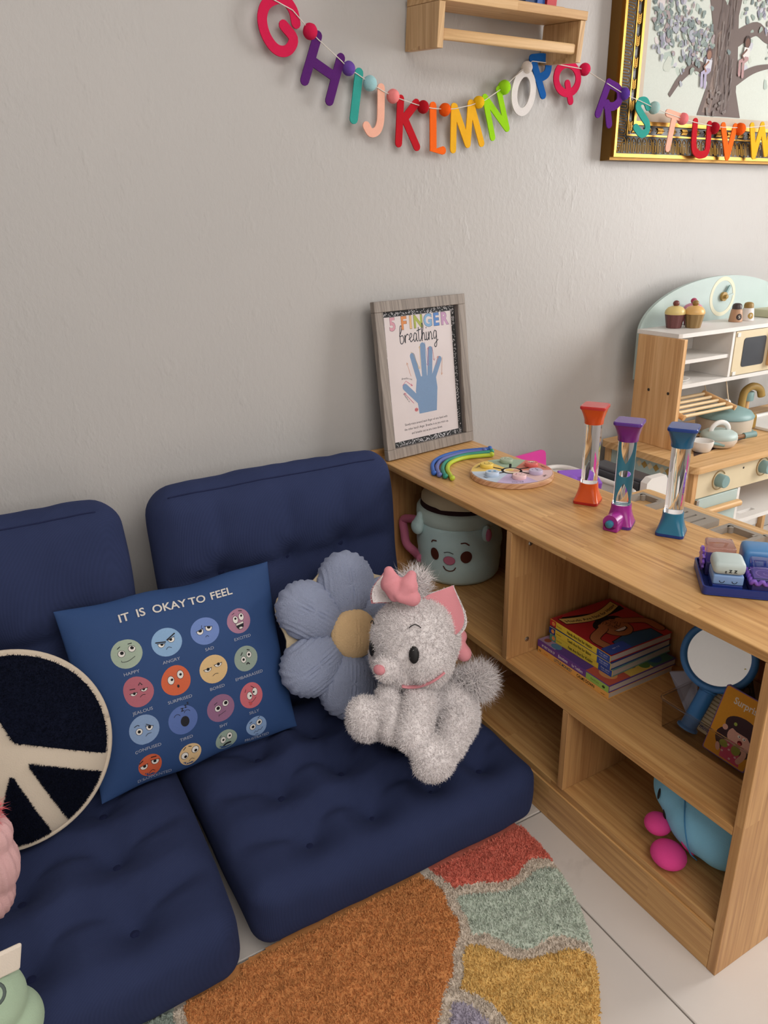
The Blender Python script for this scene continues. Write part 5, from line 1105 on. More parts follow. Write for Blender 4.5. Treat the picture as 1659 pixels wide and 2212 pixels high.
for (px_, py_) in ((1475, 1832), (1470, 1850), (1478, 1868)):
    q = at(px_, py_, 0, .045); V = g[0]; c = V[np.argmin(np.linalg.norm(V-q, axis=1))]; bp.part('trim_patch', xf(sphere((0, 0, 0.0), (.004, .010, .0022)), frm(c, nrm(c-bc))), M_MAG, True, parent=bd)
# ================================================================== plush toys at the left edge
pk = Thing('pink_plush', 'pink ribbed plush with a coral tassel, at the left edge beside the peace pillow', 'plush toy', (-1.12, -.62, .18))
M_DUSTY = fabric('dusty_pink_plush', (206, 164, 164), 450, .5, 1.0, .3, .08, 20)
c = at(-26, 1868, 1, -.66)
g = remesh(join(ellipsoid(c, (.04, .04, .055)), ellipsoid(c+A(.006, 0, .045), (.034, .034, .034)), ellipsoid(c+A(-.015, 0, -.05), (.04, .04, .04))), .004, 4); V = g[0]; V = V + vnormals(g)*(np.sin(np.arctan2(V[:, 1]-c[1], V[:, 0]-c[0])*16)*.0016)[:, None]
pk.part('body', (V, g[1]), M_DUSTY, True); tz = sphere(c+A(.010, .0, .082), (.014, .014, .010)); M_CORAL = fabric('coral_yarn', (222, 110, 118), 400, .5); tp_ = pk.part('tassel', tz, M_CORAL, True); pk.part('yarn', fur(tz, 700, .017, .0013, .5, seed=77), M_CORAL, parent=tp_, kind='stuff')
gp = Thing('green_plush', 'sage green plush toy with a pale ear flap, at the bottom left corner', 'plush toy', (-1.1, -.93, .17))
M_SAGE = fabric('sage_plush', (168, 190, 164), 500, .3, 1.0, .3, .06, 14); M_PALE = fabric('pale_cream_felt', (222, 210, 196), 500, .3)
c = at(-42, 2172, 1, -.79)
g = remesh(join(ellipsoid(c, (.055, .05, .048)), ellipsoid(c+A(.012, 0, -.05), (.055, .05, .045)), ellipsoid(c+A(-.03, 0, .02), (.05, .05, .05)), ellipsoid(c+A(.018, -.01, .012), (.03, .03, .03))), .004, 5); gp.part('body', g, M_SAGE, True)
e = at(2, 2088, 1, -.80); gp.part('ear_flap', xf(box(-.034, .024, -.003, .003, -.016, .022, .003, 2), TR(e) @ rz(.3) @ ry(.25)), M_PALE)
q = at(24, 2135, 1, -.80); gp.part('embroidered_eye', xf(lathe([(.012, 0), (.014, .001), (.012, .002), (.010, .001)], 20, cap=False), frm(at(-14, 2150, 1, -.836), nrm(CAM-c))), plain('grey_thread', (84, 96, 92), .8), True)
# ================================================================== toy kitchen against the wall
KX0, KX1, KF, KT = .812, 1.735, -.365, .54
M_MINT = plain('mint_board', (184, 202, 198), .45); M_MINTD = plain('dusty_teal_paint', (134, 166, 166), .45); M_CRP = plain('cream_board_paint', (222, 206, 172), .5); M_GOLDP = plain('ochre_paint', (176, 142, 74), .5)
M_KW = wood('kitchen_pine', srgb(214, 168, 116), srgb(186, 136, 84), srgb(232, 192, 142), 'z', .12, 3.0, .5, False, .7); M_KWX = wood('kitchen_pine_top', srgb(212, 170, 118), srgb(184, 136, 84), srgb(232, 194, 146), 'x', .1, 3.0, .45, False, .7)
kt = Thing('toy_kitchen', 'mint and cream wooden toy kitchen with a round clock back board, against the wall', 'toy kitchen', (1.27, -.2, 0))
kt.part('counter_top', prism(rrect(KX0, KX1, KF, -.004, .018), KT-.02, KT), M_KWX)
bx = KX0+.02
for (x, y) in ((bx, -.032), (bx, KF+.02), (KX1-.035, -.032), (KX1-.035, KF+.02)): kt.part('corner_post', box(x, x+.018, y, y+.024, 0, KT-.0205, .001), M_KW)
kt.part('side_panel', box(bx+.004, bx+.012, KF+.0445, -.033, .06, KT-.021), M_MINT)
for k in range(6):
    c = [at(x, y, 0, bx+.0035) for x, y in ((1381, 1000), (1392, 1003.5), (1404, 1007), (1417, 1011), (1430, 1015.5), (1443, 1019))][k]; s_ = .0115
    kt.part('painted_diamond', (np.array([c+A(-.0002, -s_, 0), c+A(-.0002, 0, -s_), c+A(-.0002, s_, 0), c+A(-.0002, 0, s_)]), [(0, 1, 2, 3)[::-1]]), M_GOLDP if k % 2 else M_CRP)
kt.part('back_panel', box(bx+.02, KX1-.037, -.014, -.006, .06, KT-.021), M_WHITE)
kt.part('control_panel', box(bx+.0185, KX1-.0355, KF+.021, KF+.033, .434, .515, .0015), M_CRP)
for x, z_ in ((.944, .476), (1.143, .482)):
    kn = kt.part('knob', xf(lathe([(.020, .0), (.0195, .004), (.0185, .022), (.0165, .0245), (.0001, .025)], 28, cap=False), frameM((x, KF+.0205, z_), (1, 0, 0), (0, 0, 1), (0, -1, 0))), M_MINTD, True, 40)
    kt.part('dial_mark', xf(tube([(.028*math.cos(a), .028*math.sin(a), .0008) for a in np.linspace(.6, 5.4, 20)], .0016, 6), frameM((x, KF+.0205, z_), (1, 0, 0), (0, 0, 1), (0, -1, 0))), plain('tan_paint', (170, 142, 96), .6), parent=kn)
kt.part('screw_hole', xf(lathe([(.0035, .0003), (.0001, .0004)], 14, cap=False), frameM((1.052, KF+.0208, .494), (1, 0, 0), (0, 0, 1), (0, -1, 0))), plain('dark_hole', (50, 42, 36), .8))
od = kt.part('oven_door', box(.853, 1.040, KF+.020, KF+.032, .06, .431, .0015), M_MINT)
kt.part('door_handle', xf(join(prism(rrect(-.009, .009, 0, .022, .007), -.076, .076)), frameM((.962, KF+.0198, .392), (0, 0, 1), (0, -1, 0), (-1, 0, 0))), M_KWX, parent=od)
kt.part('hinge', box(.851, .862, KF+.014, KF+.0198, .415, .432, .001), M_CHROME, parent=od)
kt.part('cubby_divider', box(1.0415, 1.0525, KF+.021, -.0145, .06, .433), M_WHITE)
sf_ = prism([(1.053, -KF-.021), (KX1-.037, -KF-.021), (KX1-.037, .015), (1.053, .015)][::1], .312, .325, [[(1.115, .300), (1.19, .300), (1.19, .315), (1.115, .315)]]); V = sf_[0]*A(1, -1, 1)
kt.part('cubby_shelf', (V, [f[::-1] for f in sf_[1]]), M_WHITE)
hp0 = [at(x, y, 2, KT+.0006) for x, y in ((1494, 944), (1590, 930), (1618, 944), (1499, 986))]
kt.part('hob', (np.array([A(*p[:2], KT+.0008) for p in hp0]), [(3, 2, 1, 0)]), plain('hob_brown', (62, 44, 42), .35))
# upper part
UX0, UY = .890, -.212
kt.part('side_upright', box(UX0, UX0+.014, UY, -.046, KT+.0004, .8645, .001), M_KW, label='upper side board')
kt.part('side_upright', box(1.62, 1.634, UY, -.046, KT+.0004, .8645, .001), M_MINTD, label='upper side board at the far end')
ar = [(.907, .722)]+[(1.27-.365*math.cos(t), .862+.15*math.sin(t)) for t in np.linspace(0, PI, 40)]+[(1.633, .722)]
g = prism([(x, z_) for x, z_ in ar][::-1], .0, .010); V = g[0]; V = np.stack([V[:, 0], -.034+V[:, 2], V[:, 1]], 1); kt.part('arched_back_board', (V, g[1]), M_MINT)
g = prism([(.8955, -.186), (.907, -.190), (1.65, -.190), (1.65, -.035), (.8955, -.035)], .865, .877); kt.part('top_shelf', g, M_WHITE)
kt.part('lower_shelf', box(UX0+.0145, 1.6195, -.185, -.0355, .7145, .7265), M_WHITE); kt.part('middle_shelf', box(UX0+.0145, 1.1405, -.178, -.0355, .786, .797), M_WHITE)
kt.part('shelf_divider', box(1.141, 1.152, -.184, -.0355, .727, .8645), M_WHITE)
kt.part('shelf_back', box(.97, 1.14, -.0455, -.0352, .7268, .8645), M_WHITE)
md = kt.part('microwave_door', box(1.1535, 1.368, -.186, -.176, .7285, .8625, .0015), M_CRP)
kt.part('door_window', xf(prism(rrect(1.194, 1.302, .752, .84, .010), 0, .0012), np.array([[1, 0, 0, 0], [0, 0, -1, -.1862], [0, 1, 0, 0], [0, 0, 0, 1.0]])), plain('slate_window', (68, 72, 78), .25), parent=md)
kt.part('door_handle', box(1.318, 1.340, -.206, -.1866, .745, .848, .002), M_KW, parent=md)
for z_ in (.735, .852): kt.part('hinge', box(1.157, 1.172, -.189, -.1864, z_-.006, z_+.006, .001), M_WHITE, parent=md)
CM = frameM((1.270, -.0342, .948), (1, 0, 0), (0, 0, 1), (0, -1, 0))
kt.part('clock_ring', xf(lathe([(.049, 0.0001), (.049, .0006), (.061, .0006), (.061, .0001)], 48, cap=False), CM), plain('clock_cream', (226, 222, 196), .5))
hnd = prism(stroke([(0, 0), (.020, .030)], .008), .004, .009); kt.part('clock_hand', xf(hnd, CM), M_MINTD); kt.part('clock_hand', xf(prism(stroke([(0, 0), (.032, .006)], .006), .010, .014), CM), M_MINT)
kt.part('clock_hub', xf(join(lathe([(.014, .001), (.014, .009), (.006, .0095), (.006, .018), (.0001, .019)], 24, cap=False)), CM), M_GOLDP, True, 40)
for (y, z_) in ((-.105, .706), (-.177, .706)): kt.part('screw', xf(lathe([(.0045, .0004), (.0001, .0007)], 14, cap=False), frameM((UX0-.0004, y, z_), (0, -1, 0), (0, 0, 1), (-1, 0, 0))), plain('dark_hole', (50, 42, 36), .8))
# faucet and sink
sk = kt.part('sink_basin', join(box(1.308, 1.60, -.31, -.298, KT+.0003, KT+.010, .002), box(1.308, 1.60, -.107, -.095, KT+.0003, KT+.010, .002), box(1.308, 1.32, -.298, -.107, KT+.0003, KT+.010, .002), box(1.588, 1.60, -.298, -.107, KT+.0003, KT+.010, .002), box(1.32, 1.588, -.298, -.107, KT+.0002, KT+.0016)), M_WHITE)
fc = at(1604, 897, 1, -.07); fpts = [A(1.408, -.066, KT+.001), A(1.408, -.066, KT+.062), A(1.414, -.068, KT+.090), A(1.442, -.074, KT+.104), A(1.474, -.080, KT+.092), A(1.486, -.083, KT+.066)]
kt.part('faucet', tube(smooth_path(fpts, 6), .0125, 12), M_GOLDP, True)
kt.part('faucet_foot', box(1.375, 1.475, -.078, -.046, KT+.0003, KT+.006, .001), M_GOLDP)
kt.part('tap_knob', join(mv(lathe([(.0195, .046), (.0205, .05), (.0205, .074), (.018, .077)], 20), (1.446, -.058, KT+.006)), ), M_MINTD, True, 40); kt.part('tap_stem', mv(lathe([(.009, .0003), (.009, .0458)], 14), (1.446, -.058, KT+.006)), M_KW, True, 40)
# things on and in the kitchen
def cupcake(x, y, base, icing, cherry, label):
    t = Thing('toy_cupcake', label, 'toy food', (x, y, .877), 'toy cupcakes on the kitchen shelf'); c = (x, y, .8773)
    n = 40; V = []; F = []
    for j, (r, z_) in enumerate([(.0205, 0), (.0215, .001), (.0285, .038), (.0285, .0395)]):
        for i in range(n): rr_ = r*(1-.045*(i % 4 < 2)*(1 if 0 < j < 3 else .6)); V.append((x+rr_*math.cos(2*PI*i/n), y+rr_*math.sin(2*PI*i/n), .8773+z_))
    F = [(j*n+i, j*n+(i+1) % n, (j+1)*n+(i+1) % n, (j+1)*n+i) for j in range(3) for i in range(n)]+[tuple(range(n-1, -1, -1)), tuple(range(3*n, 4*n))]
    t.part('wrapper', (np.array(V), F), plain('wrap_%d_%d_%d' % base, base, .45)); ic = t.part('icing', lathe([(.0288, .0397), (.0302, .043), (.0285, .051), (.022, .059), (.012, .0635), (.0001, .065)], 32, c, cap=False), plain('ice_%d_%d_%d' % icing, icing, .35), True)
    t.part('cherry', sphere((x, y, .8773+.071), (.0095, .0095, .0088)), plain('chr_%d_%d_%d' % cherry, cherry, .3), True)
    for k in range(9): a = k*2.4; r = .008+.010*((k*7) % 5)/5; t.part('sprinkle', sphere((x+r*math.cos(a), y+r*math.sin(a), .8773+.0645-.010*(r/.018)**2), (.0011, .0011, .0008), 6, 4), plain('sprinkle_red', (150, 60, 70), .5), parent=ic)
cupcake(.995, -.083, (112, 66, 64), (228, 204, 134), (120, 64, 60), 'toy cupcake with a dark red wrapper and yellow icing, leftmost on the kitchen top')
cupcake(1.041, -.115, (150, 120, 74), (232, 186, 116), (150, 116, 60), 'toy cupcake with an olive tan wrapper and orange icing, in front of the pink one')
cupcake(1.092, -.068, (190, 92, 128), (216, 130, 160), (172, 60, 96), 'all pink toy cupcake half hidden behind the orange iced one')
def shaker(x, y, body, cap_, dot, letter, label):
    t = Thing('toy_shaker', label, 'shaker', (x, y, .877), 'toy salt and pepper shakers'); c = (x, y, .8773)
    bo_ = t.part('body', lathe([(.0195, 0), (.0205, .001), (.0165, .036), (.0145, .0385)], 28, c), plain('shk_%d_%d_%d' % body, body, .45), True, 40); t.part('cap', lathe([(.0146, .0388), (.0146, .047), (.0125, .053), (.007, .056), (.0001, .0565)], 28, c, cap=False), plain('cap_%d_%d_%d' % cap_, cap_, .4), True)
    a0 = math.atan2(CAM[1]-y, CAM[0]-x)+.55; fn = lambda u, v, h: A(x, y, .8773+v)+(.0205-.0045*(v/.036)+.0004+h)*A(math.cos(a0+u/.019), math.sin(a0+u/.019), 0)
    D = Draw(fn, .0003); D.ell(0, .016, .0095, .0095, dot); D.text(letter, 0, .0115, .013, (230, 222, 208), bold=True); t.draw('printed_letter', D, bo_)
shaker(1.252, -.105, (186, 142, 108), (70, 56, 54), (66, 52, 50), 'S', 'tan toy shaker with a dark cap and letter S on the kitchen top')
shaker(1.305, -.108, (228, 222, 218), (158, 126, 66), (176, 142, 74), 'P', 'white toy shaker with an ochre cap and letter P on the kitchen top')
solo('toy_box', box(1.405, 1.50, -.13, -.05, .8773, .902, .003), plain('khaki_board', (196, 192, 160), .5), 'flat pale khaki toy box on the kitchen top at the right edge', 'toy')
solo('toy_plate', lathe([(.030, 0), (.045, .003), (.056, .009), (.054, .0095), (.040, .0045), (.0001, .003)], 40, (.962, -.118, .727), cap=False), M_WHITE, 'small white toy plate on the lower left shelf of the toy kitchen', 'plate', loc=(.962, -.118, .727), smooth=True)
# hanging drying rack
ra, rb = A(.925, -.10, .664), A(.972, -.205, .630); rc_, rd = A(1.148, -.10, .664), A(1.175, -.205, .630)
hr = Thing('hanging_rack', 'wooden drying rack hanging on cords under the toy kitchen shelf', 'rack', tuple((ra+rd)/2))
rb = A(.940, -.205, .630)
hr.part('rail', tube([ra, rb], .0085, 14), M_KW, True, 40); hr.part('rail', tube([rc_, rd], .0085, 14), M_KW, True, 40)
for k in range(5): f = .08+.84*k/4; hr.part('rod', tube([ra+(rb-ra)*f, rc_+(rd-rc_)*f], .0055, 10), plain('pale_rod_wood', (228, 198, 152), .5), True, 40)
M_CORDW = fabric('white_cord', (214, 200, 178), 900, .4)
for a, b_ in ((ra+(rb-ra)*.72, A(.945, -.16, .712)), (rc_+(rd-rc_)*.12, A(1.155, -.09, .712)), (rc_+(rd-rc_)*.8, A(1.172, -.16, .712)), (ra+(rb-ra)*.1, A(.93, -.09, .712))): hr.part('cord', tube([a, b_], .0018, 6), M_CORDW)
# pots
pc_ = (1.205, -.150, KT+.001)
tp = Thing('toy_pot', 'beige toy pot with a mint lid, at the back of the toy kitchen', 'pot', pc_)
tp.part('pot_body', lathe([(.078, .0003), (.084, .004), (.086, .045), (.084, .050)], 40, pc_), plain('beige_pot', (198, 186, 168), .4), True, 40); tp.part('trivet', lathe([(.085, .0003), (.093, .003), (.0905, .006)], 40, pc_), M_MINTD, True, 40)
tp.part('lid', lathe([(.087, .0505), (.088, .054), (.078, .067), (.045, .079), (.0001, .083)], 40, pc_, cap=False), M_MINTD, True); tp.part('lid_knob', sphere((pc_[0], pc_[1], KT+.093), (.013, .013, .0115)), M_WHITE, True)
tp.part('pot_handle', xf(prism(rrect(-.018, .018, -.022, .022, .006), .084, .096, [rrect(-.010, .010, -.014, .014, .004)]), TR((pc_[0], pc_[1], KT+.032)) @ rz(-.5) @ np.array([[0, 0, 1, 0], [1, 0, 0, 0], [0, 1, 0, 0], [0, 0, 0, 1.0]])), M_GOLDP)
pn_ = (1.046, -.252, KT+.003); pv = nrm(A(.96, -.28, 0))
pa = Thing('toy_pan', 'white oval toy pan with a mint lid and brown and teal handle on the hob', 'pan', pn_)
pa.part('pan_body', lathe([(.040, .0003), (.046, .003), (.0525, .016), (.0535, .024), (.051, .025)], 40, pn_), plain('ivory_pan', (220, 210, 198), .4), True, 40); pa.part('lid', lathe([(.0522, .0253), (.053, .029), (.050, .038), (.038, .045), (.0001, .048)], 40, pn_, cap=False), M_MINT, True)
hx_ = A(*pn_); pa.part('lid_handle', tube([hx_+pv*.030*math.cos(t)+A(0, 0, .044+.026*math.sin(t)) for t in np.linspace(.0, PI, 16)], .0055, 10, flat=1.4), M_WHITE, True)
pa.part('handle', tube([hx_+pv*.051+A(0, 0, .017), hx_+pv*.088+A(0, 0, .020)], .0065, 12), plain('brown_wood', (150, 112, 80), .5), True, 40); pa.part('handle_grip', tube([hx_+pv*.088+A(0, 0, .020), hx_+pv*.128+A(0, 0, .023)], .0095, 14), M_MINTD, True, 40)
for k in range(3): pa.part('foot', mv(lathe([(.005, .0012), (.005, .0032)], 10), (pn_[0]+.03*math.cos(2.1*k+3.6), pn_[1]+.03*math.sin(2.1*k+3.6), KT)), M_CHROME)
p2 = (.958, -.262, KT+.001); sp_ = Thing('toy_saucepan', 'small white toy pan with a teal handle, half hidden behind the blue tube', 'pan', p2)
sp_.part('pan_body', lathe([(.022, .0003), (.026, .003), (.032, .020), (.033, .032), (.031, .0325), (.024, .004), (.0001, .003)], 32, p2, cap=False), M_WHITE, True, 40); sp_.part('handle', tube([A(*p2)+A(.028, -.012, .022), A(*p2)+A(.062, -.030, .014)], .005, 10), M_MINTD, True, 40)
# ================================================================== things between the shelf unit and the kitchen
wb = Thing('white_bin', 'white plastic storage bin on the floor behind the emotion board, beside the toy kitchen', 'bin', (.48, -.2, 0))
def ring_wall(o, z0_, z1_, th_=.004): i = [(x+(np.mean([p[0] for p in o])-x)*.025, y+(np.mean([p[1] for p in o])-y)*.025) for x, y in o]; return prism(o, z0_, z1_, [i])
bo_ = rrect(.345, .61, -.36, -.05, .05, 6)
wb.part('bin_wall', ring_wall(bo_, .001, .500), M_WHITE); wb.part('bin_floor', prism(rrect(.352, .602, -.352, -.058, .045, 6), .0005, .006), M_WHITE)
wb.part('rim', tube([A(x, y, .503) for x, y in bo_+[bo_[0]]], .008, 8), M_WHITE, True)
pu = Thing('purple_brick', 'purple plastic building piece with studs sticking out of the white bin', 'toy piece', (.42, -.30, .43))
M_PUR = plastic('purple_plastic', (142, 88, 202), .35); e = at(1242, 1030, 0, .40); PM = TR(e) @ rz(-.4) @ rx(.25)
pu.part('brick', xf(box(-.035, .06, -.035, .035, -.02, 0, .002), PM), M_PUR); pu.part('stud', xf(join(mv(lathe([(.011, 0), (.011, .006), (.009, .007)], 16), (-.01, -.012, 0))), PM), M_PUR, True, 40); pu.part('stud', xf(mv(lathe([(.011, 0), (.011, .006), (.009, .007)], 16), (.022, -.012, 0)), PM), M_PUR, True, 40)
solo('pink_piece', xf(box(-.03, .04, -.03, .03, -.03, -.005, .003), TR(e+A(.0, -.045, -.028)) @ rz(-.4)), plastic('hot_pink_plastic', (226, 60, 152), .35), 'hot pink plastic piece beside the purple brick in the white bin', 'toy piece')
q0, q1 = at(1100, 1000, 1, -.03), at(1174, 1003, 1, -.03); tl, tr_ = at(1105, 988, 1, -.03), at(1168, 971, 1, -.03)
w_ = q1[0]-q0[0]; pk_z = .45
solo('pink_board', xf(prism([(0, 0), (w_, 0), (w_, tr_[2]-pk_z-.012), (w_-.004, tr_[2]-pk_z-.004), (w_-.014, tr_[2]-pk_z), (0.0, tl[2]-pk_z)], -.004, .004), np.array([[1, 0, 0, q0[0]], [0, .12, -1, -.045], [0, 1, .12, pk_z], [0, 0, 0, 1.0]])), plastic('hot_pink_board', (222, 66, 160), .3), 'hot pink plastic board leaning behind the emotion board', 'board')
bn = Thing('grey_bar_toy', 'white plastic toy with a dark grey bar, between the track table and kitchen', 'toy', (.69, -.2, 0))
M_DG = plastic('dark_grey_plastic', (72, 74, 80), .4)
b0, b1 = at(1290, 1002, 0, .66), at(1398, 1040, 0, .66)
yb0, yb1, zb = max(b0[1], b1[1]), min(b0[1], b1[1]), (b0[2]+b1[2])/2
bn.part('box_body', box(.635, .705, yb1-.005, yb0, .001, zb-.022, .006), M_WHITE); bn.part('top_bar', box(.640, .700, yb1+.004, yb0+.01, zb-.0215, zb+.006, .005), M_DG); bn.part('bar_lip', box(.632, .6395, yb1+.004, yb0+.01, zb-.030, zb-.002, .002), M_DG)
bn.part('end_bracket', xf(prism([(.628, -.075), (.712, -.075), (.712, .0), (.700, .018), (.644, .018), (.628, .006)], 0, .022), np.array([[1, 0, 0, 0], [0, 0, -1, yb1-.0055], [0, 1, 0, zb], [0, 0, 0, 1.0]])), M_WHITE)
# ================================================================== wooden ledge on the wall with books
lm = TR((0, WY-.001, 1.552)) @ rx(.115)
lg = Thing('wall_ledge', 'small pine wall ledge with a front slat, holding books at the top of the picture', 'shelf', (.335, WY, 1.552))
M_PINEZ = wood('pine_upright', srgb(206, 168, 122), srgb(172, 130, 86), srgb(228, 196, 150), 'z', .09, 3.0, .5, False, .8)
lg.part('side_board', xf(box(.130, .1455, -.132, 0, 0, .0845, .001), lm), M_PINEZ); lg.part('side_board', xf(box(.5275, .543, -.132, 0, 0, .0845, .001), lm), M_PINEZ)
lg.part('shelf_board', xf(box(.130, .5445, -.135, 0, .085, .103, .001), lm), M_BIRCH)
lg.part('front_slat', xf(box(.1458, .5272, -.128, -.114, .016, .038, .005, 3), lm), M_BIRCH, True, 40)
def lbook(x0, x1, y0, y1, z0, z1, col, label, pages=True):
    t = Thing('book', label, 'book', tuple((lm @ np.array([(x0+x1)/2, (y0+y1)/2, z0, 1]))[:3]), 'books on the wall ledge'); m = plain('lb_%d_%d_%d' % col, col, .4)
    t.part('cover', xf(join(box(x0, x0+.002, y0, y1, z0, z1), box(x1-.002, x1, y0, y1, z0, z1), box(x0+.002, x1-.002, y0, y0+.002, z0, z1)), lm), m); t.part('page_block', xf(box(x0+.0022, x1-.0022, y0+.0022, y1-.002, z0+.002, z1-.002), lm), plain('page_white', (220, 214, 204), .7))
flat = Thing('flat_board', 'thin pale board lying on the wall ledge under the blue books', 'board', tuple((lm @ np.array([.36, -.07, .1032, 1]))[:3])); flat.part('board', xf(box(.20, .485, -.118, -.008, .1032, .107), lm), M_BIRCH)
lbook(.385, .415, -.098, -.012, .1072, .30, (24, 60, 110), 'dark navy book standing on the wall ledge')
lbook(.416, .438, -.102, -.012, .1072, .31, (48, 96, 176), 'bright blue book standing beside the red one on the wall ledge')
lbook(.440, .468, -.108, -.012, .1072, .31, (196, 44, 52), 'red book standing at the right end of the row on the wall ledge')
lbook(.1465, .157, -.12, -.05, .1034, .29, (40, 108, 150), 'teal blue book at the left end of the wall ledge')
lbook(.1575, .20, -.11, -.03, .1034, .28, (80, 60, 60), 'dark brown book near the left end of the wall ledge')
# ================================================================== ornate framed painting
PX0, PX1, PZ0, PZ1, PYF = .762, 1.80, 1.338, 2.16, .0
M_GOLD = metal('antique_gold', (178, 136, 66), .4); M_GOLDS = metal('dark_gold_side', (130, 98, 52), .5); M_BLKF = plain('black_lacquer', (30, 26, 24), .35); M_LINER = plain('linen_liner', (206, 190, 172), .8)
pf = Thing('framed_painting', 'large painting of a big tree in an ornate black and gold frame', 'painting', (PX0, WY, PZ0))
def mitre(o0, o1, y0, y1, y2=None):
    """picture-frame ring as four mitred rails between offsets o0 and o1"""
    c0 = [(PX0+o0, PZ0+o0), (PX1-o0, PZ0+o0), (PX1-o0, PZ1-o0), (PX0+o0, PZ1-o0)]; c1 = [(PX0+o1, PZ0+o1), (PX1-o1, PZ0+o1), (PX1-o1, PZ1-o1), (PX0+o1, PZ1-o1)]; out = []
    y2 = y1 if y2 is None else y2
    for i in range(4):
        j = (i+1) % 4; V = [(*c0[i], y1), (*c0[j], y1), (*c1[j], y2), (*c1[i], y2)]; V = [(x, y, z_) for x, z_, y in V]; V += [(x, y0, z_) for x, y, z_ in V]
        out.append((np.array(V), [(0, 1, 2, 3), (7, 6, 5, 4), (0, 4, 5, 1), (1, 5, 6, 2), (2, 6, 7, 3), (3, 7, 4, 0)]))
    return out
WB = WY-.001
for nm, o0, o1, y1, y2, m in (('outer_rail', 0, .007, .004, .004, M_GOLDS), ('bead_rail', .007, .016, -.004, -.003, M_GOLD), ('reeded_rail', .016, .062, -.001, .010, M_BLKF), ('thin_rail', .062, .066, .008, .008, M_GOLD), ('leaf_rail', .066, .090, .014, .017, M_BLKF), ('fillet_rail', .090, .100, .012, .013, M_GOLD), ('liner_rail', .100, .123, .018, .020, M_LINER)):
    for g in mitre(o0, o1, WB, y1, y2): pf.part(nm, g, m)
cnv = pf.part('canvas', box(PX0+.123, PX1-.123, .022, WB, PZ0+.123, PZ1-.123), plain('painted_canvas', (206, 212, 204), .6))
def arch_orn():
    w, l = .0072, .040; P = [(-w, .0, 0), (-w, l-.010, 0), (-w*.75, l-.004, 0), (0, l, 0), (w*.75, l-.004, 0), (w, l-.010, 0), (w, .0, 0)]; return tube(P, .0011, 4)
arm = mesh('arch_ornament', join(arch_orn(), tube([(0, .004, 0), (0, .022, 0)], .0012, 4), sphere((0, .027, 0), (.0016, .0022, .001), 6, 4)), M_GOLD)
slope = (.010+.001)/.046
def place(me, nm, M): o = bpy.data.objects.new(nm, me); COL.objects.link(o); o.parent = pf.o; o.matrix_local = Matrix((TR(-pf.loc) @ M).tolist())
for k in range(26):
    z_ = PZ0+.030+.0205*k; place(arm, 'arch_ornament', frameM((PX0+.0185, -.0012, z_), (0, 0, 1.0), nrm(A(1, slope, 0)), nrm(np.cross((0, 0, 1.0), A(1, slope, 0)))))
for k in range(36):
    x = PX0+.030+.0205*k; place(arm, 'arch_ornament', frameM((x, -.0012, PZ0+.0185), (1.0, 0, 0), nrm(A(0, slope, 1)), nrm(np.cross((1.0, 0, 0), A(0, slope, 1)))))
leaf = mesh('leaf_ornament', join(*[xf(sphere((0, .006, 0), (.0022, .0065, .0014), 8, 6), TR((0, .0045*i-.012, 0)) @ rz(s_*.75)) for i in range(5) for s_ in (-1, 1)], tube([(0, -.018, 0), (0, .018, 0)], .0009, 4)), M_GOLD, True)
for k in range(10): z_ = PZ0+.085+.0505*k; place(leaf, 'leaf_ornament', frameM((PX0+.078, .0135, z_), (1.0, 0, 0), (0, 0, 1.0), (0, -1.0, 0)))
for k in range(15): x = PX0+.10+.0505*k; place(leaf, 'leaf_ornament', frameM((x, .0135, PZ0+.078), (0, 0, 1.0), (-1.0, 0, 0), (0, -1.0, 0)))
bd_ = mesh('bead_row', join(*[sphere((0, .0041*i, 0), (.0014, .0014, .0012), 6, 4) for i in range(130)]), M_GOLD, True)
o = bpy.data.objects.new('bead_row', bd_); COL.objects.link(o); o.parent = pf.o; o['kind'] = 'stuff'; o.matrix_local = Matrix((TR(-pf.loc) @ frameM((PX0+.0175, -.0018, PZ0+.02), (1.0, 0, 0), (0, 0, 1.0), (0, -1.0, 0))).tolist())
# a plain tree picture
cf = lambda x, y, h: A(x, .0218-h, y)
D = Draw(cf, .00004); rs = random.Random(11)
ax0, ax1, az0, az1 = PX0+.124, PX1-.124, PZ0+.124, PZ1-.124
D.rect(ax0, ax1, az0, az1, (208, 214, 206))
def blot(x, y, s, col): D.ell(x, y, s, s*rs.uniform(.6, 1.1), col, rot=rs.random()*3, n=9, rings=1, wob=.28, ph=rs.random()*6)
for k in range(260):
    x = rs.uniform(ax0+.01, ax1-.015); y = az0+.09+(az1-az0-.11)*rs.random()**.8; blot(x, y, rs.uniform(.006, .02), rs.choice([(188, 200, 190), (176, 190, 182), (196, 196, 206), (200, 206, 196), (186, 184, 198), (214, 206, 206)]))
TRK = (112, 98, 94); TRK2 = (138, 120, 112)
tx = 1.19
D.poly([(tx-.075, az0+.002), (tx-.045, az0+.08), (tx-.04, az0+.20), (tx-.09, az0+.33), (tx-.05, az0+.335), (tx, az0+.28), (tx+.03, az0+.36), (tx+.07, az0+.36), (tx+.055, az0+.26), (tx+.075, az0+.15), (tx+.085, az0+.07), (tx+.12, az0+.002)], TRK)
D.poly([(tx-.055, az0+.01), (tx-.03, az0+.09), (tx-.025, az0+.21), (tx-.01, az0+.22), (tx-.008, az0+.09), (tx-.02, az0+.01)], TRK2)
def branch(P, w0, w1):
    P = smooth_path([(p[0], p[1], 0) for p in P], 6)[:, :2]; m = len(P); L = []; R = []
    for i in range(m): d = nrm(P[min(i+1, m-1)]-P[max(i-1, 0)]); n_ = A(-d[1], d[0])*(w0+(w1-w0)*i/(m-1))/2; L.append(tuple(P[i]+n_)); R.append(tuple(P[i]-n_))
    D.poly(L+R[::-1], TRK)
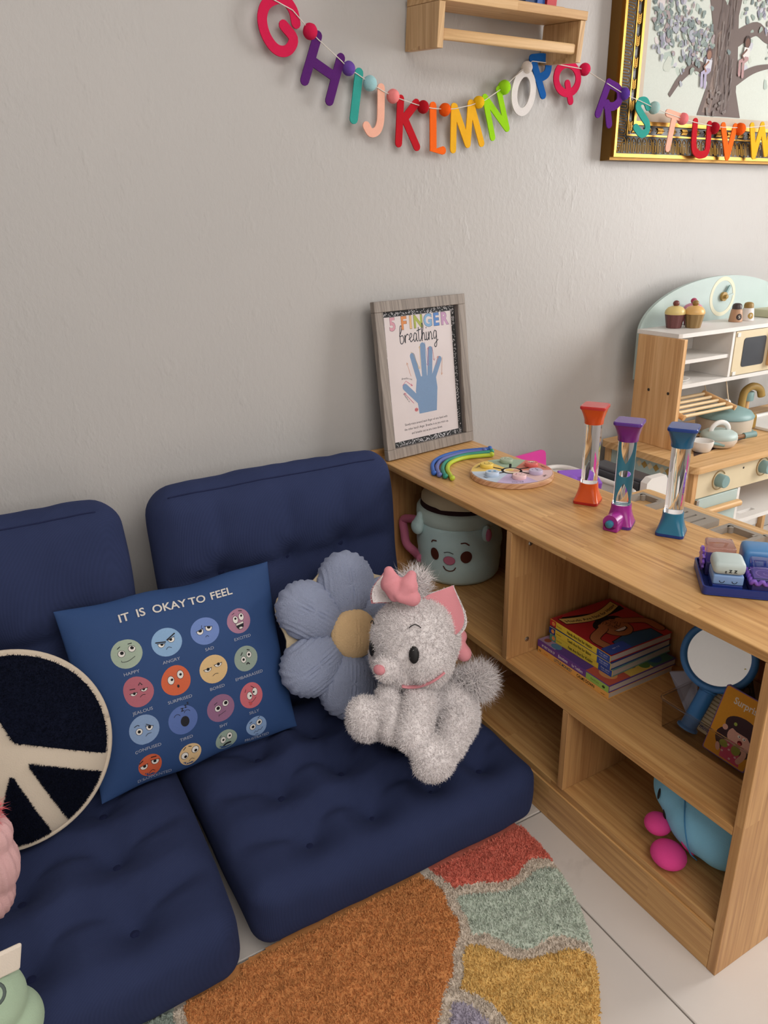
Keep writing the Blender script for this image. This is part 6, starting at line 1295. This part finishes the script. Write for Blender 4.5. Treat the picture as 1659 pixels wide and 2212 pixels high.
branch([(tx-.03, az0+.10), (tx-.10, az0+.125), (tx-.16, az0+.09), (tx-.20, az0+.045)], .034, .012)
branch([(tx-.05, az0+.29), (tx-.12, az0+.34), (tx-.18, az0+.31), (tx-.24, az0+.29), (tx-.29, az0+.315)], .036, .010)
branch([(tx+.05, az0+.20), (tx+.14, az0+.235), (tx+.22, az0+.215), (tx+.36, az0+.26)], .045, .016); branch([(tx+.06, az0+.09), (tx+.15, az0+.13), (tx+.25, az0+.15)], .030, .010); branch([(tx-.07, az0+.33), (tx-.11, az0+.42), (tx-.10, az0+.54)], .035, .012); branch([(tx+.05, az0+.34), (tx+.09, az0+.44), (tx+.12, az0+.56)], .05, .014)
for k in range(620):
    a = rs.choice([(tx-.24, az0+.20), (tx-.14, az0+.21), (tx-.2, az0+.33), (tx-.05, az0+.43), (tx+.18, az0+.30), (tx+.28, az0+.22), (tx-.26, az0+.26), (tx-.1, az0+.17)]); x = a[0]+rs.gauss(0, .042); y = a[1]+rs.gauss(0, .032)
    if ax0+.012 < x < ax1-.012 and az0+.01 < y < az1-.01: blot(x, y, rs.uniform(.003, .0095), rs.choice([(150, 164, 156), (134, 148, 146), (142, 142, 158), (172, 176, 186), (164, 150, 152), (122, 136, 136)]))
for k in range(70):
    x = tx+rs.uniform(-.035, .055); y = az0+rs.uniform(.01, .32); D.line([(x, y), (x+rs.uniform(-.006, .006), y+rs.uniform(.02, .06))], rs.uniform(.0012, .003), rs.choice([(98, 86, 84), (128, 114, 108), (142, 132, 128), (104, 92, 92)]))
for k in range(22):
    x = tx+rs.uniform(-.04, .06)*1.0; y = az0+rs.uniform(.004, .07); blot(x, y, rs.uniform(.003, .007), rs.choice([(126, 116, 112), (132, 124, 120), (118, 106, 102)]))
def figure(x, y, s, shirt, legs, skin, hair, lean=0):
    D.ell(x+lean*s*.3, y+s*.55, s*.17, s*.2, hair, n=12, rings=1); D.ell(x+lean*s*.36, y+s*.52, s*.12, s*.15, skin, n=12, rings=1); D.poly([(x-s*.18, y), (x+s*.18, y), (x+s*.2+lean*s*.25, y+s*.36), (x-s*.14+lean*s*.25, y+s*.38)], shirt)
    D.line([(x, y+.02*s), (x-s*.3, y-s*.1), (x-s*.25, y-s*.5)], s*.15, legs); D.line([(x+s*.1, y+.02*s), (x-s*.1, y-s*.12), (x-s*.05, y-s*.55)], s*.14, legs); D.line([(x+lean*s*.2, y+s*.3), (x-s*.22, y+s*.12), (x-s*.1, y-.02*s)], s*.08, skin)
figure(tx-.195, az0+.318, .055, (206, 150, 136), (198, 198, 208), (196, 150, 124), (192, 160, 120), -1.2); figure(tx-.055, az0+.115, .075, (206, 206, 214), (176, 168, 196), (150, 110, 92), (96, 70, 66)); figure(tx+.105, az0+.155, .08, (220, 218, 214), (176, 140, 140), (112, 80, 68), (70, 54, 50)); figure(tx+.02, az0+.35, .06, (206, 206, 206), (200, 190, 190), (150, 110, 92), (90, 70, 60))
pf.draw('painted_scene', D, cnv)
# ================================================================== felt letter banner
zo1 = lambda x, y: (530+x/2.765, y/2.765); zo2 = lambda x, y: (1059+x/2.765, y/2.765)
def ypl(px): return .018 if px < 1270 else (-.021 if px > 1300 else .002)
bn_ = Thing('letter_banner', 'colourful felt alphabet banner with pompoms on a string, across the wall and painting', 'banner', tuple(at(950, 240, 1, .018)))
def felt(nm, rgb): return fabric('felt_'+nm, rgb, 700, .35, .95, .2, .08, 60)
def letter(ch, nm, rgb, zf, strokes, w, closed=(), yo=0):
    mid = zf(*strokes[0][0]); y = ypl(mid[0])+yo; gs = []
    wm = w/2.765*np.linalg.norm(at(*mid, 1, y)-CAM)/FPX*.97
    for i, s_ in enumerate(strokes):
        P = [at(*zf(*p), 1, y)[[0, 2]] for p in s_]
        if i in closed: L, R = stroke(P, wm, closed=True); (o_, i_) = (L, R) if abs(sum(L[k][0]*L[(k+1) % len(L)][1]-L[(k+1) % len(L)][0]*L[k][1] for k in range(len(L)))) > abs(sum(R[k][0]*R[(k+1) % len(R)][1]-R[(k+1) % len(R)][0]*R[k][1] for k in range(len(R)))) else (R, L); g = prism(o_, 0, .003, [i_])
        else: g = prism(stroke(P, wm), 0, .003-.00015*i)
        V = g[0]; gs.append((np.stack([V[:, 0], y-V[:, 2], V[:, 1]], 1), g[1]))
    bn_.part('letter', join(*gs), felt(nm, rgb), label=nm.replace('_', ' ')+' felt letter '+ch)
def sm2(P, k=5): return [tuple(q[:2]) for q in smooth_path([(p[0], p[1], 0) for p in P], k)]
CR_, PU_, TE_, PE_, RE_, OR_, YE_, LI_, BL_ = (206, 34, 78), (86, 36, 108), (56, 156, 146), (240, 180, 158), (186, 30, 42), (244, 106, 34), (238, 178, 44), (152, 214, 34), (28, 92, 166)
letter('G', 'crimson', CR_, zo1, [sm2([(300, 140), (282, 62), (235, 0), (180, -8), (120, 30), (98, 110), (118, 205), (165, 280), (215, 308), (262, 292), (284, 230), (226, 152)])], 50)
letter('H', 'dark_purple', PU_, zo1, [[(430, 215), (352, 482)], [(568, 348), (500, 603)], [(400, 368), (520, 452)]], 48)
letter('I', 'teal', TE_, zo1, [[(677, 436), (645, 712)]], 48)
letter('J', 'peach', PE_, zo1, [sm2([(808, 526), (807, 640), (803, 730), (783, 782), (746, 792), (720, 752)])], 44)
letter('K', 'dark_red', RE_, zo1, [[(925, 592), (913, 856)], [(1018, 616), (945, 712)], [(950, 712), (1022, 878)]], 42)
letter('L', 'orange', OR_, zo1, [[(1118, 634), (1119, 895), (1176, 899)]], 42)
letter('M', 'golden_yellow', YE_, zo1, [[(1243, 638), (1238, 894)], [(1248, 640), (1325, 862)], [(1343, 618), (1325, 862)], [(1346, 618), (1408, 856)]], 38)
letter('N', 'lime_green', LI_, zo1, [[(1428, 582), (1474, 822)], [(1428, 582), (1560, 768)], [(1510, 535), (1560, 768)]], 34)
letter('O', 'white', (226, 222, 220), zo2, [[(196+55*math.cos(a)-12*math.sin(a), 552+118*math.sin(a)*1.0) for a in np.linspace(0, 2*PI, 32)[:-1]]], 38, (0,))
letter('P', 'blue', BL_, zo2, [[(250, 352), (312, 568)], sm2([(248, 350), (325, 348), (345, 395), (330, 445), (280, 470)])], 40)
letter('Q', 'raspberry', CR_, zo2, [[(457+66*math.cos(a), 470+88*math.sin(a)) for a in np.linspace(0, 2*PI, 32)[:-1]], [(458, 500), (477, 605)]], 36, (0,))
letter('R', 'purple', (90, 38, 122), zo2, [[(705, 495), (640, 680)], sm2([(710, 500), (765, 535), (768, 600), (735, 635), (692, 635)]), [(695, 620), (707, 742)]], 40)
letter('S', 'turquoise', TE_, zo2, [sm2([(940, 640), (925, 606), (895, 605), (880, 640), (905, 690), (934, 740), (930, 785), (898, 800), (866, 762)])], 36)
letter('T', 'pale_pink', PE_, zo2, [[(1058, 675), (1135, 702)], [(1098, 690), (1057, 886)]], 36)
letter('U', 'red', RE_, zo2, [sm2([(1222, 728), (1212, 870), (1230, 915), (1260, 925), (1292, 895), (1306, 745)])], 36)
letter('V', 'bright_orange', OR_, zo2, [[(1388, 752), (1412, 938)], [(1460, 758), (1412, 938)]], 34)
letter('W', 'yellow', YE_, zo2, [[(1560, 752), (1570, 932)], [(1622, 748), (1570, 932)], [(1622, 748), (1642, 918)], [(1680, 745), (1642, 918)]], 32)
PP = [(670, 68, 14, 'crimson', CR_), (753, 148, 13, 'violet', (104, 72, 158)), (799, 180, 14, 'pale blue', (160, 204, 210)), (849, 208, 13, 'pink', (240, 138, 138)), (914, 231, 12, 'dark red', (170, 22, 34)), (961, 237, 12, 'orange', (236, 92, 22)), (1034, 221, 11.5, 'yellow', (238, 188, 30)), (1089, 189, 13, 'lime', LI_), (1138, 146, 11, 'white', (222, 214, 208)), (1263, 150, 11, 'raspberry', CR_), (1348, 203, 11, 'purple', (88, 56, 150)), (1413, 233, 11, 'pale aqua', (166, 200, 198)), (1475, 257, 10.5, 'rose pink', (240, 128, 132)), (1542, 277, 10.5, 'deep red', (160, 18, 34)), (1598, 279, 10.5, 'bright orange', (234, 90, 22))]
for x, y, r, nm, col in PP:
    c = at(x, y, 1, ypl(x)-.001); rr_ = r*np.linalg.norm(c-CAM)/FPX*.95; V, F = sphere(c, rr_, 20, 14); V = V+nrm(V[0])*0+vnormals((V, F))*(snoise(V, 120, 3)*.0006)[:, None]
    bn_.part('pompom', (V, F), felt('pom_'+nm.replace(' ', '_'), col), True, label=nm+' pompom')
sp_ = [(560, -18), (632, 22), (670, 66), (686, 84), (737, 131), (753, 148), (772, 160), (799, 179), (826, 196), (849, 208), (868, 215), (900, 226), (914, 230), (934, 234), (961, 236), (982, 235), (1018, 227), (1034, 221), (1048, 216), (1089, 188), (1112, 166), (1138, 145), (1150, 132), (1200, 138), (1263, 150), (1313, 181), (1348, 203), (1383, 218), (1413, 233), (1445, 246), (1475, 256), (1500, 264), (1542, 273), (1562, 275), (1598, 276), (1622, 275), (1690, 268)]
bn_.part('string', tube([at(x, y, 1, ypl(x)-.0042) for x, y in sp_], .0011, 6), fabric('white_string', (222, 216, 208), 900, .3))
